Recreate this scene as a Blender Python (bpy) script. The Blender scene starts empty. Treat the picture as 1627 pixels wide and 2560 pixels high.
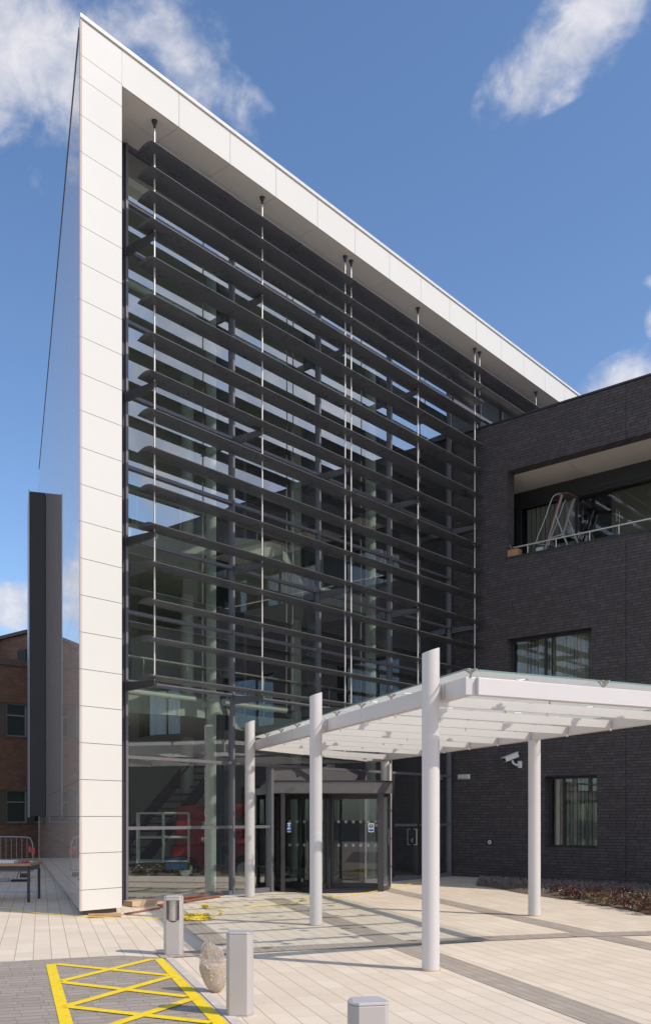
import bpy, bmesh, math, random
from mathutils import Vector, Matrix
R = math.radians
random.seed(7)
sc = bpy.context.scene
C = sc.collection

# ---------------------------------------------------------------- camera, sky, sun
EYE = 1.63
F = 2330.0                                     # focal length in photo pixels (1627 wide)
cam_d = bpy.data.cameras.new('camera')
cam = bpy.data.objects.new('camera', cam_d); C.objects.link(cam)
cam_d.sensor_fit = 'HORIZONTAL'; cam_d.sensor_width = 24.0
cam_d.lens = 24.0 * F / 1627.0
cam_d.shift_y = (2042 - 1280) / 1627.0
cam_d.clip_start = 0.1; cam_d.clip_end = 3000
cam.location = (0, 0, EYE); cam.rotation_euler = (R(90), 0, 0)
sc.camera = cam

SUN_EL = 44.5
SUN_H = Vector((0.905, -0.425)).normalized()
sun_d = bpy.data.lights.new('sun', 'SUN'); sun_d.energy = 3.65; sun_d.angle = R(0.5)
sun_d.color = (1.0, 0.90, 0.79)
sun = bpy.data.objects.new('sun', sun_d); C.objects.link(sun)
sv = Vector((SUN_H.x * math.cos(R(SUN_EL)), SUN_H.y * math.cos(R(SUN_EL)), math.sin(R(SUN_EL))))
sun.rotation_euler = sv.to_track_quat('Z', 'Y').to_euler()
sun.location = (20, -10, 30)

w = bpy.data.worlds.new('World'); sc.world = w; w.use_nodes = True
wn = w.node_tree; wn.nodes.clear()
def N(nt, t, **kw):
    n = nt.nodes.new(t)
    for k, v in kw.items(): setattr(n, k, v)
    return n
def lk(nt, a, b): nt.links.new(a, b)
def math_(nt, op, a, b=None, c=None, clamp=False):
    n = N(nt, 'ShaderNodeMath', operation=op); n.use_clamp = clamp
    for i, v in enumerate((a, b, c)):
        if v is None: continue
        if isinstance(v, (int, float)): n.inputs[i].default_value = v
        else: lk(nt, v, n.inputs[i])
    return n.outputs[0]
def vmath(nt, op, a, b=None):
    n = N(nt, 'ShaderNodeVectorMath', operation=op)
    for i, v in enumerate((a, b)):
        if v is None: continue
        if isinstance(v, (tuple, list, Vector)): n.inputs[i].default_value = tuple(v)
        else: lk(nt, v, n.inputs[i])
    return n.outputs['Value'] if op in ('DOT_PRODUCT', 'LENGTH') else n.outputs[0]
def mixc(nt, fac, a, b, mode='MIX'):
    n = N(nt, 'ShaderNodeMix', data_type='RGBA', blend_type=mode)
    for s, v in ((n.inputs[0], fac), (n.inputs[6], a), (n.inputs[7], b)):
        if isinstance(v, (int, float)): s.default_value = v
        elif isinstance(v, (tuple, list)): s.default_value = (v[0], v[1], v[2], 1)
        else: lk(nt, v, s)
    return n.outputs[2]
def maprange(nt, v, a, b, c=0.0, d=1.0, smooth=False):
    n = N(nt, 'ShaderNodeMapRange')
    if smooth: n.interpolation_type = 'SMOOTHSTEP'
    lk(nt, v, n.inputs[0])
    for i, x in enumerate((a, b, c, d)): n.inputs[i + 1].default_value = x
    return n.outputs[0]
def noise(nt, vec, scale, detail=4.0, rough=0.5, dist=0.0):
    n = N(nt, 'ShaderNodeTexNoise')
    n.inputs['Scale'].default_value = scale; n.inputs['Detail'].default_value = detail
    n.inputs['Roughness'].default_value = rough; n.inputs['Distortion'].default_value = dist
    if vec is not None: lk(nt, vec, n.inputs['Vector'])
    return n.outputs[0]

sky = N(wn, 'ShaderNodeTexSky', sky_type='NISHITA'); sky.sun_disc = False
sky.sun_elevation = R(SUN_EL); sky.sun_rotation = math.atan2(SUN_H.x, SUN_H.y)
sky.altitude = 50; sky.air_density = 1.0; sky.dust_density = 0.6; sky.ozone_density = 1.4
tc = N(wn, 'ShaderNodeTexCoord'); DIR = vmath(wn, 'NORMALIZE', tc.outputs['Generated'])
def pdir(px, py): return Vector(((px - 813) / F, 1.0, (2042 - py) / F)).normalized()
def blob(cx, cy, rx, ry, ang=0.0, amp=1.0):
    """A cloud's place in the sky: a soft ellipse of directions around a centre direction."""
    c = pdir(cx, cy) if not isinstance(cx, Vector) else cx.normalized()
    r = Vector((c.y, -c.x, 0)).normalized(); u = r.cross(c)
    ca, sa = math.cos(R(ang)), math.sin(R(ang))
    ax = (r * ca + u * sa) / (rx / F); ay = (u * ca - r * sa) / (ry / F)
    d = vmath(wn, 'SUBTRACT', DIR, c)
    a = vmath(wn, 'DOT_PRODUCT', d, ax); b = vmath(wn, 'DOT_PRODUCT', d, ay)
    q = math_(wn, 'SQRT', math_(wn, 'ADD', math_(wn, 'MULTIPLY', a, a), math_(wn, 'MULTIPLY', b, b)))
    side = math_(wn, 'GREATER_THAN', vmath(wn, 'DOT_PRODUCT', DIR, c), 0.3)
    return math_(wn, 'MULTIPLY', math_(wn, 'MULTIPLY', math_(wn, 'SUBTRACT', 1.0, q, clamp=True), amp), side)
blobs = [blob(20, 170, 330, 240, 10, 1.15), blob(470, 170, 240, 95, -58, 0.8), blob(600, 300, 150, 80, -45, 0.65),
         blob(1500, 40, 310, 100, 26, 1.0), blob(1290, 245, 75, 40, 45, 0.6), blob(1575, 955, 150, 75, 15, 1.2),
         blob(10, 1500, 180, 95, 0, 1.5), blob(1640, 700, 36, 24, 0, 0.9), blob(1645, 800, 34, 50, 0, 0.9),
         blob(330, 60, 260, 130, 0, 0.45), blob(-300, 1450, 330, 200, 0, 1.4),
         blob(Vector((1, 0.05, 0.42)), 0, 2400, 1300, 12, 0.92), blob(Vector((0.5, -0.9, 0.5)), 0, 2300, 1400, 0, 1.6),
         blob(Vector((-1, -0.3, 0.45)), 0, 1900, 900, 0, 1.4), blob(Vector((-0.6, -1, 0.7)), 0, 2300, 1500, 0, 1.6)]  # unseen clouds behind and left of the camera, added to whiten the ambient light
m = blobs[0]
for b in blobs[1:]: m = math_(wn, 'MAXIMUM', m, b)
mp = N(wn, 'ShaderNodeMapping'); lk(wn, DIR, mp.inputs[0]); mp.inputs['Scale'].default_value = (1, 1, 1.15)
nz = noise(wn, mp.outputs[0], 10.5, 10, 0.6, 0.35)
nz2 = noise(wn, mp.outputs[0], 26, 6, 0.6, 0.4)
dens = math_(wn, 'ADD', math_(wn, 'MULTIPLY', m, 0.62), math_(wn, 'ADD', math_(wn, 'MULTIPLY', math_(wn, 'SUBTRACT', nz, 0.5), 1.5), math_(wn, 'MULTIPLY', math_(wn, 'SUBTRACT', nz2, 0.5), 0.45)))
dens = math_(wn, 'MULTIPLY', dens, maprange(wn, m, 0.0, 0.16, 0, 1, True))
cl = maprange(wn, dens, 0.14, 0.62, 0.0, 0.86, True)
clc = mixc(wn, maprange(wn, nz2, 0.35, 0.7), (3.9, 4.2, 5.0), (6.6, 6.4, 6.6))
tint = mixc(wn, 1.0, sky.outputs[0], (1.0, 1.15, 1.32), 'MULTIPLY')
bg = N(wn, 'ShaderNodeBackground'); bg.inputs[1].default_value = 0.138
lk(wn, mixc(wn, cl, tint, clc), bg.inputs[0])
wo = N(wn, 'ShaderNodeOutputWorld'); lk(wn, bg.outputs[0], wo.inputs[0])

sc.view_settings.view_transform = 'Standard'; sc.view_settings.look = 'None'
sc.view_settings.exposure = 0.0; sc.view_settings.gamma = 1.0
sc.render.engine = 'CYCLES'
sc.cycles.max_bounces = 10; sc.cycles.transparent_max_bounces = 24
sc.cycles.diffuse_bounces = 4; sc.cycles.glossy_bounces = 5

# ---------------------------------------------------------------- materials
def mat(name):
    m = bpy.data.materials.new(name); m.use_nodes = True
    nt = m.node_tree; p = nt.nodes['Principled BSDF']
    return m, nt, p
def objco(nt):
    return N(nt, 'ShaderNodeTexCoord').outputs['Object']
def bump(nt, p, h, dist=0.01, strength=1.0):
    b = N(nt, 'ShaderNodeBump'); b.inputs['Distance'].default_value = dist; b.inputs['Strength'].default_value = strength
    lk(nt, h, b.inputs['Height']); lk(nt, b.outputs[0], p.inputs['Normal'])
def plain(name, col, rough=0.5, metal=0.0, var=0.12, scale=6.0, bmp=0.0, bscale=60, spec=0.5):
    m, nt, p = mat(name)
    co = objco(nt)
    n = noise(nt, co, scale, 6, 0.6)
    lo = tuple(c * (1 - var) for c in col); hi = tuple(min(1, c * (1 + var)) for c in col)
    lk(nt, mixc(nt, maprange(nt, n, 0.3, 0.7), lo, hi), p.inputs['Base Color'])
    lk(nt, maprange(nt, n, 0.3, 0.7, max(0, rough - 0.06), min(1, rough + 0.06)), p.inputs['Roughness'])
    p.inputs['Metallic'].default_value = metal
    p.inputs['Specular IOR Level'].default_value = spec
    if bmp: bump(nt, p, noise(nt, co, bscale, 4), bmp)
    return m
def courses(nt, u, v, L, H, ju, jv):
    """Running courses with a random start in every row: returns (joint mask 0..1, random value per unit)."""
    row = math_(nt, 'FLOOR', math_(nt, 'DIVIDE', v, H))
    wn1 = N(nt, 'ShaderNodeTexWhiteNoise', noise_dimensions='1D'); lk(nt, row, wn1.inputs['W'])
    uu = math_(nt, 'ADD', math_(nt, 'DIVIDE', u, L), wn1.outputs[0])
    cell = math_(nt, 'FLOOR', uu)
    fu = math_(nt, 'MULTIPLY', math_(nt, 'SUBTRACT', uu, cell), L)
    fv = math_(nt, 'SUBTRACT', v, math_(nt, 'MULTIPLY', row, H))
    a = math_(nt, 'LESS_THAN', fu, ju); b = math_(nt, 'LESS_THAN', fv, jv)
    jm = math_(nt, 'MAXIMUM', a, b)
    cx = N(nt, 'ShaderNodeCombineXYZ'); lk(nt, row, cx.inputs[0]); lk(nt, cell, cx.inputs[1])
    w2 = N(nt, 'ShaderNodeTexWhiteNoise', noise_dimensions='2D'); lk(nt, cx.outputs[0], w2.inputs['Vector'])
    return jm, w2.outputs['Value'], a, b
def brick(name, c_lo, c_hi, c_joint, L=0.225, H=0.075, rough=0.8, j=0.011, spread=0.65):
    m, nt, p = mat(name)
    sx = N(nt, 'ShaderNodeSeparateXYZ'); co = objco(nt); lk(nt, co, sx.inputs[0])
    u = math_(nt, 'ADD', sx.outputs[0], sx.outputs[1]); v = sx.outputs[2]
    jm, rnd, a, b = courses(nt, math_(nt, 'ADD', u, 50.0), math_(nt, 'ADD', v, 5.0), L, H, j, j)
    big = noise(nt, co, 0.7, 4, 0.6)
    fine = noise(nt, co, 40, 3)
    rv = math_(nt, 'ADD', math_(nt, 'MULTIPLY', math_(nt, 'POWER', rnd, 1.4), spread), math_(nt, 'ADD', math_(nt, 'MULTIPLY', big, 0.35), math_(nt, 'MULTIPLY', math_(nt, 'SUBTRACT', fine, 0.5), 0.4)), clamp=True)
    col = mixc(nt, rv, c_lo, c_hi)
    lk(nt, mixc(nt, jm, col, c_joint), p.inputs['Base Color'])
    p.inputs['Roughness'].default_value = rough
    bump(nt, p, math_(nt, 'SUBTRACT', math_(nt, 'MULTIPLY', fine, 0.2), jm), 0.006)
    return m
def paving(name, ang, L, H, c_lo, c_hi, c_joint, j=0.008, rough=0.75, stain=0.25):
    m, nt, p = mat(name)
    co = objco(nt)
    uvec = (-math.sin(R(ang)), math.cos(R(ang)), 0); nvec = (math.cos(R(ang)), math.sin(R(ang)), 0)
    u = math_(nt, 'ADD', vmath(nt, 'DOT_PRODUCT', co, uvec), 300.0)
    v = math_(nt, 'ADD', vmath(nt, 'DOT_PRODUCT', co, nvec), 300.0)
    jm, rnd, a, b = courses(nt, u, v, L, H, j * 0.7, j)
    big = noise(nt, co, 0.45, 5, 0.62); mid = noise(nt, co, 4.0, 6, 0.65); fine = noise(nt, co, 160, 2)
    rv = math_(nt, 'ADD', math_(nt, 'MULTIPLY', rnd, 0.42), math_(nt, 'ADD', math_(nt, 'MULTIPLY', mid, 0.35), math_(nt, 'MULTIPLY', math_(nt, 'SUBTRACT', fine, 0.5), 0.5)), clamp=True)
    col = mixc(nt, rv, c_lo, c_hi)
    st = maprange(nt, big, 0.42, 0.72, 0.0, stain)
    col = mixc(nt, st, col, tuple(c * 0.72 for c in (c_lo[0], c_lo[1] * 0.93, c_lo[2] * 0.85)))
    spots = maprange(nt, noise(nt, co, 23, 2, 0.5), 0.70, 0.76, 0, 0.45)
    col = mixc(nt, spots, col, tuple(c * 0.5 for c in c_lo))
    jf = math_(nt, 'MULTIPLY', jm, math_(nt, 'ADD', 0.3, math_(nt, 'MULTIPLY', b, 0.42)))
    lk(nt, mixc(nt, jf, col, c_joint), p.inputs['Base Color'])
    p.inputs['Roughness'].default_value = rough
    p.inputs['Specular IOR Level'].default_value = 0.25
    bump(nt, p, math_(nt, 'SUBTRACT', math_(nt, 'MULTIPLY', fine, 0.15), jm), 0.004)
    return m
def glassy(name, tint, base=0.07, edge=0.9, power=3.5, rough=0.0, dirt=0.0):
    """Thin architectural pane: see-through, more mirror-like the more obliquely it is seen."""
    m, nt, p = mat(name); nt.nodes.remove(p)
    tr = N(nt, 'ShaderNodeBsdfTransparent'); tr.inputs[0].default_value = (*tint, 1)
    gl = N(nt, 'ShaderNodeBsdfGlossy'); gl.inputs['Roughness'].default_value = rough; gl.inputs[0].default_value = (0.93, 0.97, 1, 1)
    lw = N(nt, 'ShaderNodeLayerWeight'); lw.inputs[0].default_value = 0.5
    f = math_(nt, 'ADD', base, math_(nt, 'MULTIPLY', math_(nt, 'POWER', lw.outputs['Facing'], power), edge), clamp=True)
    mx = N(nt, 'ShaderNodeMixShader'); lk(nt, f, mx.inputs[0]); lk(nt, tr.outputs[0], mx.inputs[1]); lk(nt, gl.outputs[0], mx.inputs[2])
    out = nt.nodes['Material Output']
    if dirt:
        df = N(nt, 'ShaderNodeBsdfDiffuse'); df.inputs[0].default_value = (0.6, 0.6, 0.58, 1)
        m2 = N(nt, 'ShaderNodeMixShader')
        lk(nt, maprange(nt, noise(nt, objco(nt), 3, 5, 0.7), 0.35, 0.75, 0, dirt), m2.inputs[0])
        lk(nt, mx.outputs[0], m2.inputs[1]); lk(nt, df.outputs[0], m2.inputs[2]); lk(nt, m2.outputs[0], out.inputs[0])
    else: lk(nt, mx.outputs[0], out.inputs[0])
    return m

WHITE = plain('white_rainscreen', (0.70, 0.685, 0.655), 0.25, var=0.012, scale=0.3)
GLOSSW = plain('glossy_white_panel', (0.64, 0.55, 0.50), 0.05, var=0.02, scale=0.4, spec=0.65)
_p = GLOSSW.node_tree.nodes['Principled BSDF']
for l in list(_p.inputs['Roughness'].links): GLOSSW.node_tree.links.remove(l)
_p.inputs['Roughness'].default_value = 0.012
JOINT = plain('joint_shadow_gap', (0.10, 0.085, 0.075), 0.8)
SOFFIT = plain('soffit_panel', (0.80, 0.745, 0.69), 0.5, var=0.02)
COPING = plain('coping_metal', (0.72, 0.70, 0.68), 0.35, 0.2, var=0.03)
LOUVRE = plain('louvre_dark_anodised', (0.14, 0.142, 0.160), 0.30, 0.35, var=0.08, scale=2.0)
FRAME = plain('frame_grey_aluminium', (0.19, 0.185, 0.215), 0.4, 0.25, var=0.04)
DOORFR = plain('door_dark_aluminium', (0.055, 0.052, 0.058), 0.35, 0.3, var=0.05)
DOORHD = plain('door_header_grey', (0.16, 0.15, 0.16), 0.4, 0.25, var=0.05)
STEEL = plain('stainless_steel', (0.80, 0.75, 0.70), 0.42, 0.6, var=0.04)
PAINTW = plain('white_painted_steel', (0.62, 0.59, 0.59), 0.32, var=0.02, scale=2)
DARKPANEL = plain('navy_grey_panel', (0.020, 0.019, 0.026), 0.35, 0.0, var=0.06)
PANELEDGE = plain('grey_panel_edge', (0.30, 0.32, 0.36), 0.35, 0.3, var=0.1)
GLASS = glassy('curtain_wall_glass', (0.80, 0.90, 0.86), 0.34, 1.0, 2.2)
WGLASS = glassy('window_glass', (0.78, 0.81, 0.79), 0.16, 0.9, 2.6)
CLEAR = glassy('door_glass', (0.80, 0.86, 0.84), 0.09, 0.85, 3.0)
INTW = plain('interior_white', (0.72, 0.72, 0.64), 0.6, var=0.03)
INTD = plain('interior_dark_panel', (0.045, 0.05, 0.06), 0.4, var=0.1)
INTG = plain('interior_olive_ceiling', (0.60, 0.60, 0.46), 0.7, var=0.04)
INTC = plain('interior_column_paint', (0.92, 0.93, 0.86), 0.4, var=0.02)
INTF = plain('interior_floor_tile', (0.42, 0.40, 0.37), 0.15, var=0.06)
BRICKD = brick('charcoal_brick', (0.062, 0.054, 0.058), (0.118, 0.105, 0.112), (0.030, 0.026, 0.028), j=0.012, spread=0.5)
BRICKR = brick('red_brown_brick', (0.14, 0.068, 0.045), (0.29, 0.155, 0.10), (0.16, 0.11, 0.08), spread=0.5)
DARKMETAL = plain('dark_flashing', (0.05, 0.05, 0.056), 0.45, 0.3, var=0.05)
BLIND = plain('vertical_blind', (0.42, 0.43, 0.36), 0.8, var=0.05)
TILE = plain('concrete_coping', (0.12, 0.09, 0.075), 0.8, var=0.15)
OLIVE = plain('olive_pier_panel', (0.10, 0.09, 0.065), 0.6, var=0.1)
GREYFR = plain('pale_window_frame', (0.26, 0.26, 0.26), 0.5, var=0.05)
BOLL = plain('silver_painted_aluminium', (0.50, 0.465, 0.455), 0.36, 0.15, var=0.025, scale=3, bmp=0.0006, bscale=400)
WOODR = plain('red_brown_timber', (0.30, 0.10, 0.05), 0.6, var=0.35, scale=9, bmp=0.002)
CARD = plain('cardboard', (0.52, 0.36, 0.23), 0.8, var=0.12, scale=4)
WOODP = plain('pale_plywood', (0.45, 0.26, 0.14), 0.7, var=0.2, scale=8)
YELLOWC = plain('yellow_cable', (0.82, 0.62, 0.04), 0.45, var=0.1)
SHEETW = plain('white_sheet', (0.8, 0.79, 0.76), 0.5, var=0.03)
RED = plain('machine_red', (0.55, 0.02, 0.025), 0.35, var=0.12)
BLUE = plain('blue_plastic', (0.03, 0.14, 0.36), 0.4, var=0.1)
BLACK = plain('black_rubber', (0.015, 0.015, 0.016), 0.6, var=0.1)
GALV = plain('galvanised_steel', (0.30, 0.30, 0.31), 0.45, 0.5, var=0.12, scale=12)
ALU = plain('ladder_aluminium', (0.62, 0.61, 0.63), 0.35, 0.6, var=0.06)
REDP = plain('red_paint_stripe', (0.5, 0.08, 0.09), 0.5)
MANI = plain('etched_dot', (0.42, 0.43, 0.42), 0.6)
FIXM = plain('satin_fixing', (0.42, 0.38, 0.33), 0.45, 0.5, var=0.1)
SIGNW = plain('sign_white', (0.8, 0.8, 0.8), 0.4, var=0.01)
SIGNB = plain('sign_blue', (0.02, 0.10, 0.42), 0.4, var=0.02)
SOIL = plain('planting_soil', (0.15, 0.115, 0.085), 0.95, var=0.45, scale=14, bmp=0.03, bscale=22)
LEAFR = plain('dark_red_leaf', (0.075, 0.022, 0.024), 0.4, var=0.4, scale=18)
LEAFG = plain('green_bronze_leaf', (0.13, 0.115, 0.04), 0.45, var=0.4, scale=18)
GRAVEL = plain('slate_chippings', (0.24, 0.19, 0.17), 0.8, var=0.5, scale=30)
ASPH = plain('asphalt', (0.075, 0.073, 0.072), 0.9, var=0.25, scale=8, bmp=0.004, bscale=120)
SLAB = paving('cream_paving_slabs', 17.0, 0.42, 0.205, (0.66, 0.56, 0.44), (0.83, 0.735, 0.60), (0.34, 0.24, 0.15), 0.008, stain=0.22)
SETT = paving('grey_sett_band', 16.4, 0.20, 0.10, (0.36, 0.305, 0.25), (0.50, 0.435, 0.37), (0.16, 0.12, 0.09), 0.006, stain=0.2)
BLOCK = paving('grey_block_paving', 17.0 + 90, 0.215, 0.135, (0.31, 0.265, 0.225), (0.47, 0.41, 0.355), (0.10, 0.075, 0.06), 0.011, stain=0.45)

# worn road paint
YEL, nt, p = mat('yellow_road_paint')
co = objco(nt)
wear = maprange(nt, noise(nt, co, 17, 7, 0.75), 0.52, 0.70, 0, 0.7)
lk(nt, mixc(nt, wear, mixc(nt, noise(nt, co, 5, 4), (0.86, 0.60, 0.0), (0.95, 0.71, 0.003)), (0.45, 0.36, 0.12)), p.inputs['Base Color'])
p.inputs['Roughness'].default_value = 0.6
bump(nt, p, noise(nt, co, 90, 3), 0.003)

# canopy glass still wearing its protective film, torn open in places
FILM, nt, p = mat('canopy_glass_with_film'); nt.nodes.remove(p)
co = objco(nt)
tr = N(nt, 'ShaderNodeBsdfTransparent'); tr.inputs[0].default_value = (0.90, 0.95, 0.92, 1)
tl = N(nt, 'ShaderNodeBsdfTranslucent'); tl.inputs[0].default_value = (0.80, 0.81, 0.77, 1)
df = N(nt, 'ShaderNodeBsdfDiffuse'); df.inputs[0].default_value = (0.60, 0.61, 0.57, 1)
ms = N(nt, 'ShaderNodeMixShader'); ms.inputs[0].default_value = 0.4; lk(nt, tl.outputs[0], ms.inputs[1]); lk(nt, df.outputs[0], ms.inputs[2])
lw = N(nt, 'ShaderNodeLayerWeight'); lw.inputs[0].default_value = 0.5
film = math_(nt, 'ADD', 0.05, math_(nt, 'MULTIPLY', math_(nt, 'POWER', lw.outputs['Facing'], 2.2), 0.95), clamp=True)
vor = N(nt, 'ShaderNodeTexVoronoi', voronoi_dimensions='2D'); vor.inputs['Scale'].default_value = 1.5
wv = vmath(nt, 'ADD', co, vmath(nt, 'SCALE', N(nt, 'ShaderNodeTexNoise').outputs[1]))
lk(nt, co, vor.inputs['Vector'])
hole_n = math_(nt, 'ADD', vor.outputs['Distance'], math_(nt, 'MULTIPLY', math_(nt, 'SUBTRACT', noise(nt, co, 9, 4, 0.6), 0.5), 0.35))
hole = math_(nt, 'LESS_THAN', hole_n, 0.075)
ring = math_(nt, 'MULTIPLY', math_(nt, 'LESS_THAN', hole_n, 0.105), math_(nt, 'SUBTRACT', 1.0, hole))
gl = N(nt, 'ShaderNodeBsdfGlossy'); gl.inputs['Roughness'].default_value = 0.05
mx = N(nt, 'ShaderNodeMixShader'); lk(nt, film, mx.inputs[0]); lk(nt, tr.outputs[0], mx.inputs[1]); lk(nt, ms.outputs[0], mx.inputs[2])
tl2 = N(nt, 'ShaderNodeBsdfTranslucent'); tl2.inputs[0].default_value = (1, 1, 1, 1)
mh = N(nt, 'ShaderNodeMixShader'); lk(nt, hole, mh.inputs[0]); lk(nt, mx.outputs[0], mh.inputs[1]); lk(nt, tl2.outputs[0], mh.inputs[2])
dk = N(nt, 'ShaderNodeBsdfDiffuse'); dk.inputs[0].default_value = (0.25, 0.25, 0.24, 1)
mr = N(nt, 'ShaderNodeMixShader'); lk(nt, ring, mr.inputs[0]); lk(nt, mh.outputs[0], mr.inputs[1]); lk(nt, dk.outputs[0], mr.inputs[2])
mg = N(nt, 'ShaderNodeMixShader'); mg.inputs[0].default_value = 0.05; lk(nt, mr.outputs[0], mg.inputs[1]); lk(nt, gl.outputs[0], mg.inputs[2])
lk(nt, mg.outputs[0], nt.nodes['Material Output'].inputs[0])
GREENEDGE = plain('green_glass_edge', (0.16, 0.26, 0.23), 0.15)

# crumpled clear plastic
PLAS, nt, p = mat('clear_plastic_film'); nt.nodes.remove(p)
co = objco(nt)
tr = N(nt, 'ShaderNodeBsdfTransparent'); tr.inputs[0].default_value = (0.92, 0.90, 0.88, 1)
df = N(nt, 'ShaderNodeBsdfTranslucent'); df.inputs[0].default_value = (0.9, 0.8, 0.7, 1)
d2 = N(nt, 'ShaderNodeBsdfDiffuse'); d2.inputs[0].default_value = (0.75, 0.65, 0.56, 1)
gl = N(nt, 'ShaderNodeBsdfGlossy'); gl.inputs['Roughness'].default_value = 0.2
b = N(nt, 'ShaderNodeBump'); b.inputs['Distance'].default_value = 0.06; lk(nt, noise(nt, co, 22, 5, 0.6, 1.0), b.inputs['Height']); lk(nt, b.outputs[0], gl.inputs['Normal'])
lk(nt, b.outputs[0], d2.inputs['Normal'])
a1 = N(nt, 'ShaderNodeMixShader'); a1.inputs[0].default_value = 0.5; lk(nt, df.outputs[0], a1.inputs[1]); lk(nt, d2.outputs[0], a1.inputs[2])
a2 = N(nt, 'ShaderNodeMixShader'); lk(nt, maprange(nt, noise(nt, co, 9, 4), 0.35, 0.65, 0.40, 0.70), a2.inputs[0]); lk(nt, tr.outputs[0], a2.inputs[1]); lk(nt, a1.outputs[0], a2.inputs[2])
a3 = N(nt, 'ShaderNodeMixShader'); a3.inputs[0].default_value = 0.11; lk(nt, a2.outputs[0], a3.inputs[1]); lk(nt, gl.outputs[0], a3.inputs[2])
lk(nt, a3.outputs[0], nt.nodes['Material Output'].inputs[0])
# aggregate seen through the bag
AGG, nt, p = mat('bagged_aggregate')
co = objco(nt)
lk(nt, mixc(nt, noise(nt, co, 90, 3), (0.66, 0.56, 0.48), (0.84, 0.75, 0.67)), p.inputs['Base Color'])
p.inputs['Roughness'].default_value = 0.3
mpn = N(nt, 'ShaderNodeMapping'); lk(nt, co, mpn.inputs[0]); mpn.inputs['Scale'].default_value = (4, 4, 26)
bump(nt, p, noise(nt, mpn.outputs[0], 2.2, 5, 0.6, 0.8), 0.012)

# ---------------------------------------------------------------- geometry helpers
def quad(bm, pts):
    return bm.faces.new([bm.verts.new(q) for q in pts])
def box(bm, x0, x1, y0, y1, z0, z1, M=None):
    v = [Vector((x, y, z)) for x in (x0, x1) for y in (y0, y1) for z in (z0, z1)]
    if M is not None: v = [M @ q for q in v]
    b = [bm.verts.new(q) for q in v]
    for f in ((0, 1, 3, 2), (4, 6, 7, 5), (0, 4, 5, 1), (2, 3, 7, 6), (0, 2, 6, 4), (1, 5, 7, 3)):
        bm.faces.new([b[i] for i in f])
def beam(bm, p, q, wd, ht, up=(0, 0, 1)):
    """A rectangular bar from p to q (its centre line)."""
    p, q = Vector(p), Vector(q); d = (q - p); L = d.length; d.normalize()
    s = d.cross(Vector(up)).normalized(); u = s.cross(d)
    M = Matrix((( d.x, s.x, u.x, p.x), (d.y, s.y, u.y, p.y), (d.z, s.z, u.z, p.z), (0, 0, 0, 1)))
    box(bm, 0, L, -wd / 2, wd / 2, -ht / 2, ht / 2, M)
def prism(bm, pts, z0, z1, top=None):
    n = len(pts)
    a = [bm.verts.new((p[0], p[1], z0)) for p in pts]
    b = [bm.verts.new((p[0], p[1], z1 if top is None else top(p[0], p[1]))) for p in pts]
    bm.faces.new(a[::-1]); bm.faces.new(b)
    for i in range(n): bm.faces.new((a[i], a[(i + 1) % n], b[(i + 1) % n], b[i]))
def circ(cx, cy, r, n=28, a0=0.0): return [(cx + r * math.cos(a0 + 2 * math.pi * i / n), cy + r * math.sin(a0 + 2 * math.pi * i / n)) for i in range(n)]
def tube(bm, pts, r, seg=8, caps=True):
    pts = [Vector(p) for p in pts]; rings = []
    prev = None
    for i, p in enumerate(pts):
        t = (pts[min(i + 1, len(pts) - 1)] - pts[max(i - 1, 0)]).normalized()
        ref = Vector((0, 0, 1)) if abs(t.z) < 0.95 else Vector((1, 0, 0))
        if prev is not None: ref = prev
        s = t.cross(ref).normalized(); u = s.cross(t).normalized(); prev = u
        rr = r[i] if isinstance(r, (list, tuple)) else r
        rings.append([bm.verts.new(p + (s * math.cos(2 * math.pi * k / seg) + u * math.sin(2 * math.pi * k / seg)) * rr) for k in range(seg)])
    for a, b in zip(rings, rings[1:]):
        for k in range(seg): bm.faces.new((a[k], a[(k + 1) % seg], b[(k + 1) % seg], b[k]))
    if caps: bm.faces.new(rings[0][::-1]); bm.faces.new(rings[-1])
def obj(name, bm, m, parent=None, label=None, smooth=False, bevel=0.0, loc=None):
    bmesh.ops.recalc_face_normals(bm, faces=bm.faces[:])
    me = bpy.data.meshes.new(name); bm.to_mesh(me); bm.free()
    me.materials.append(m)
    o = bpy.data.objects.new(name, me); C.objects.link(o)
    if parent is not None: o.parent = parent
    if loc is not None: o.location = loc
    if label: o['label'] = label
    if smooth:
        for f in me.polygons: f.use_smooth = True
        md = o.modifiers.new('es', 'EDGE_SPLIT'); md.split_angle = R(40)
    if bevel:
        md = o.modifiers.new('bevel', 'BEVEL'); md.width = bevel; md.segments = 2; md.limit_method = 'ANGLE'
    return o
def BM(): return bmesh.new()
def thing(name, label, cat, loc=(0, 0, 0), rotz=0.0, group=None):
    o = bpy.data.objects.new(name, None); C.objects.link(o); o.empty_display_size = 0.3
    o.location = loc; o.rotation_euler = (0, 0, rotz)
    o['label'] = label; o['category'] = cat
    if group: o['group'] = group
    return o
def tag(o, label, cat, group=None):
    o['label'] = label; o['category'] = cat
    if group: o['group'] = group
    return o
def struct(name, bm, m):
    o = obj(name, bm, m); o['kind'] = 'structure'; return o
def copy_tree(o, parent=None):
    c = o.copy(); C.objects.link(c)
    if parent is not None: c.parent = parent
    for ch in list(o.children): copy_tree(ch, c)
    return c
def G(px, py, z=0.0):
    """A point at height z seen at a photo pixel (used to survey the plan)."""
    D = F * (EYE - z) / (py - 2042.0)
    return Vector(((px - 813.0) / F * D, D, z))
def P(px, py, D): return Vector(((px - 813.0) / F * D, D, EYE + (2042.0 - py) / F * D))
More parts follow.
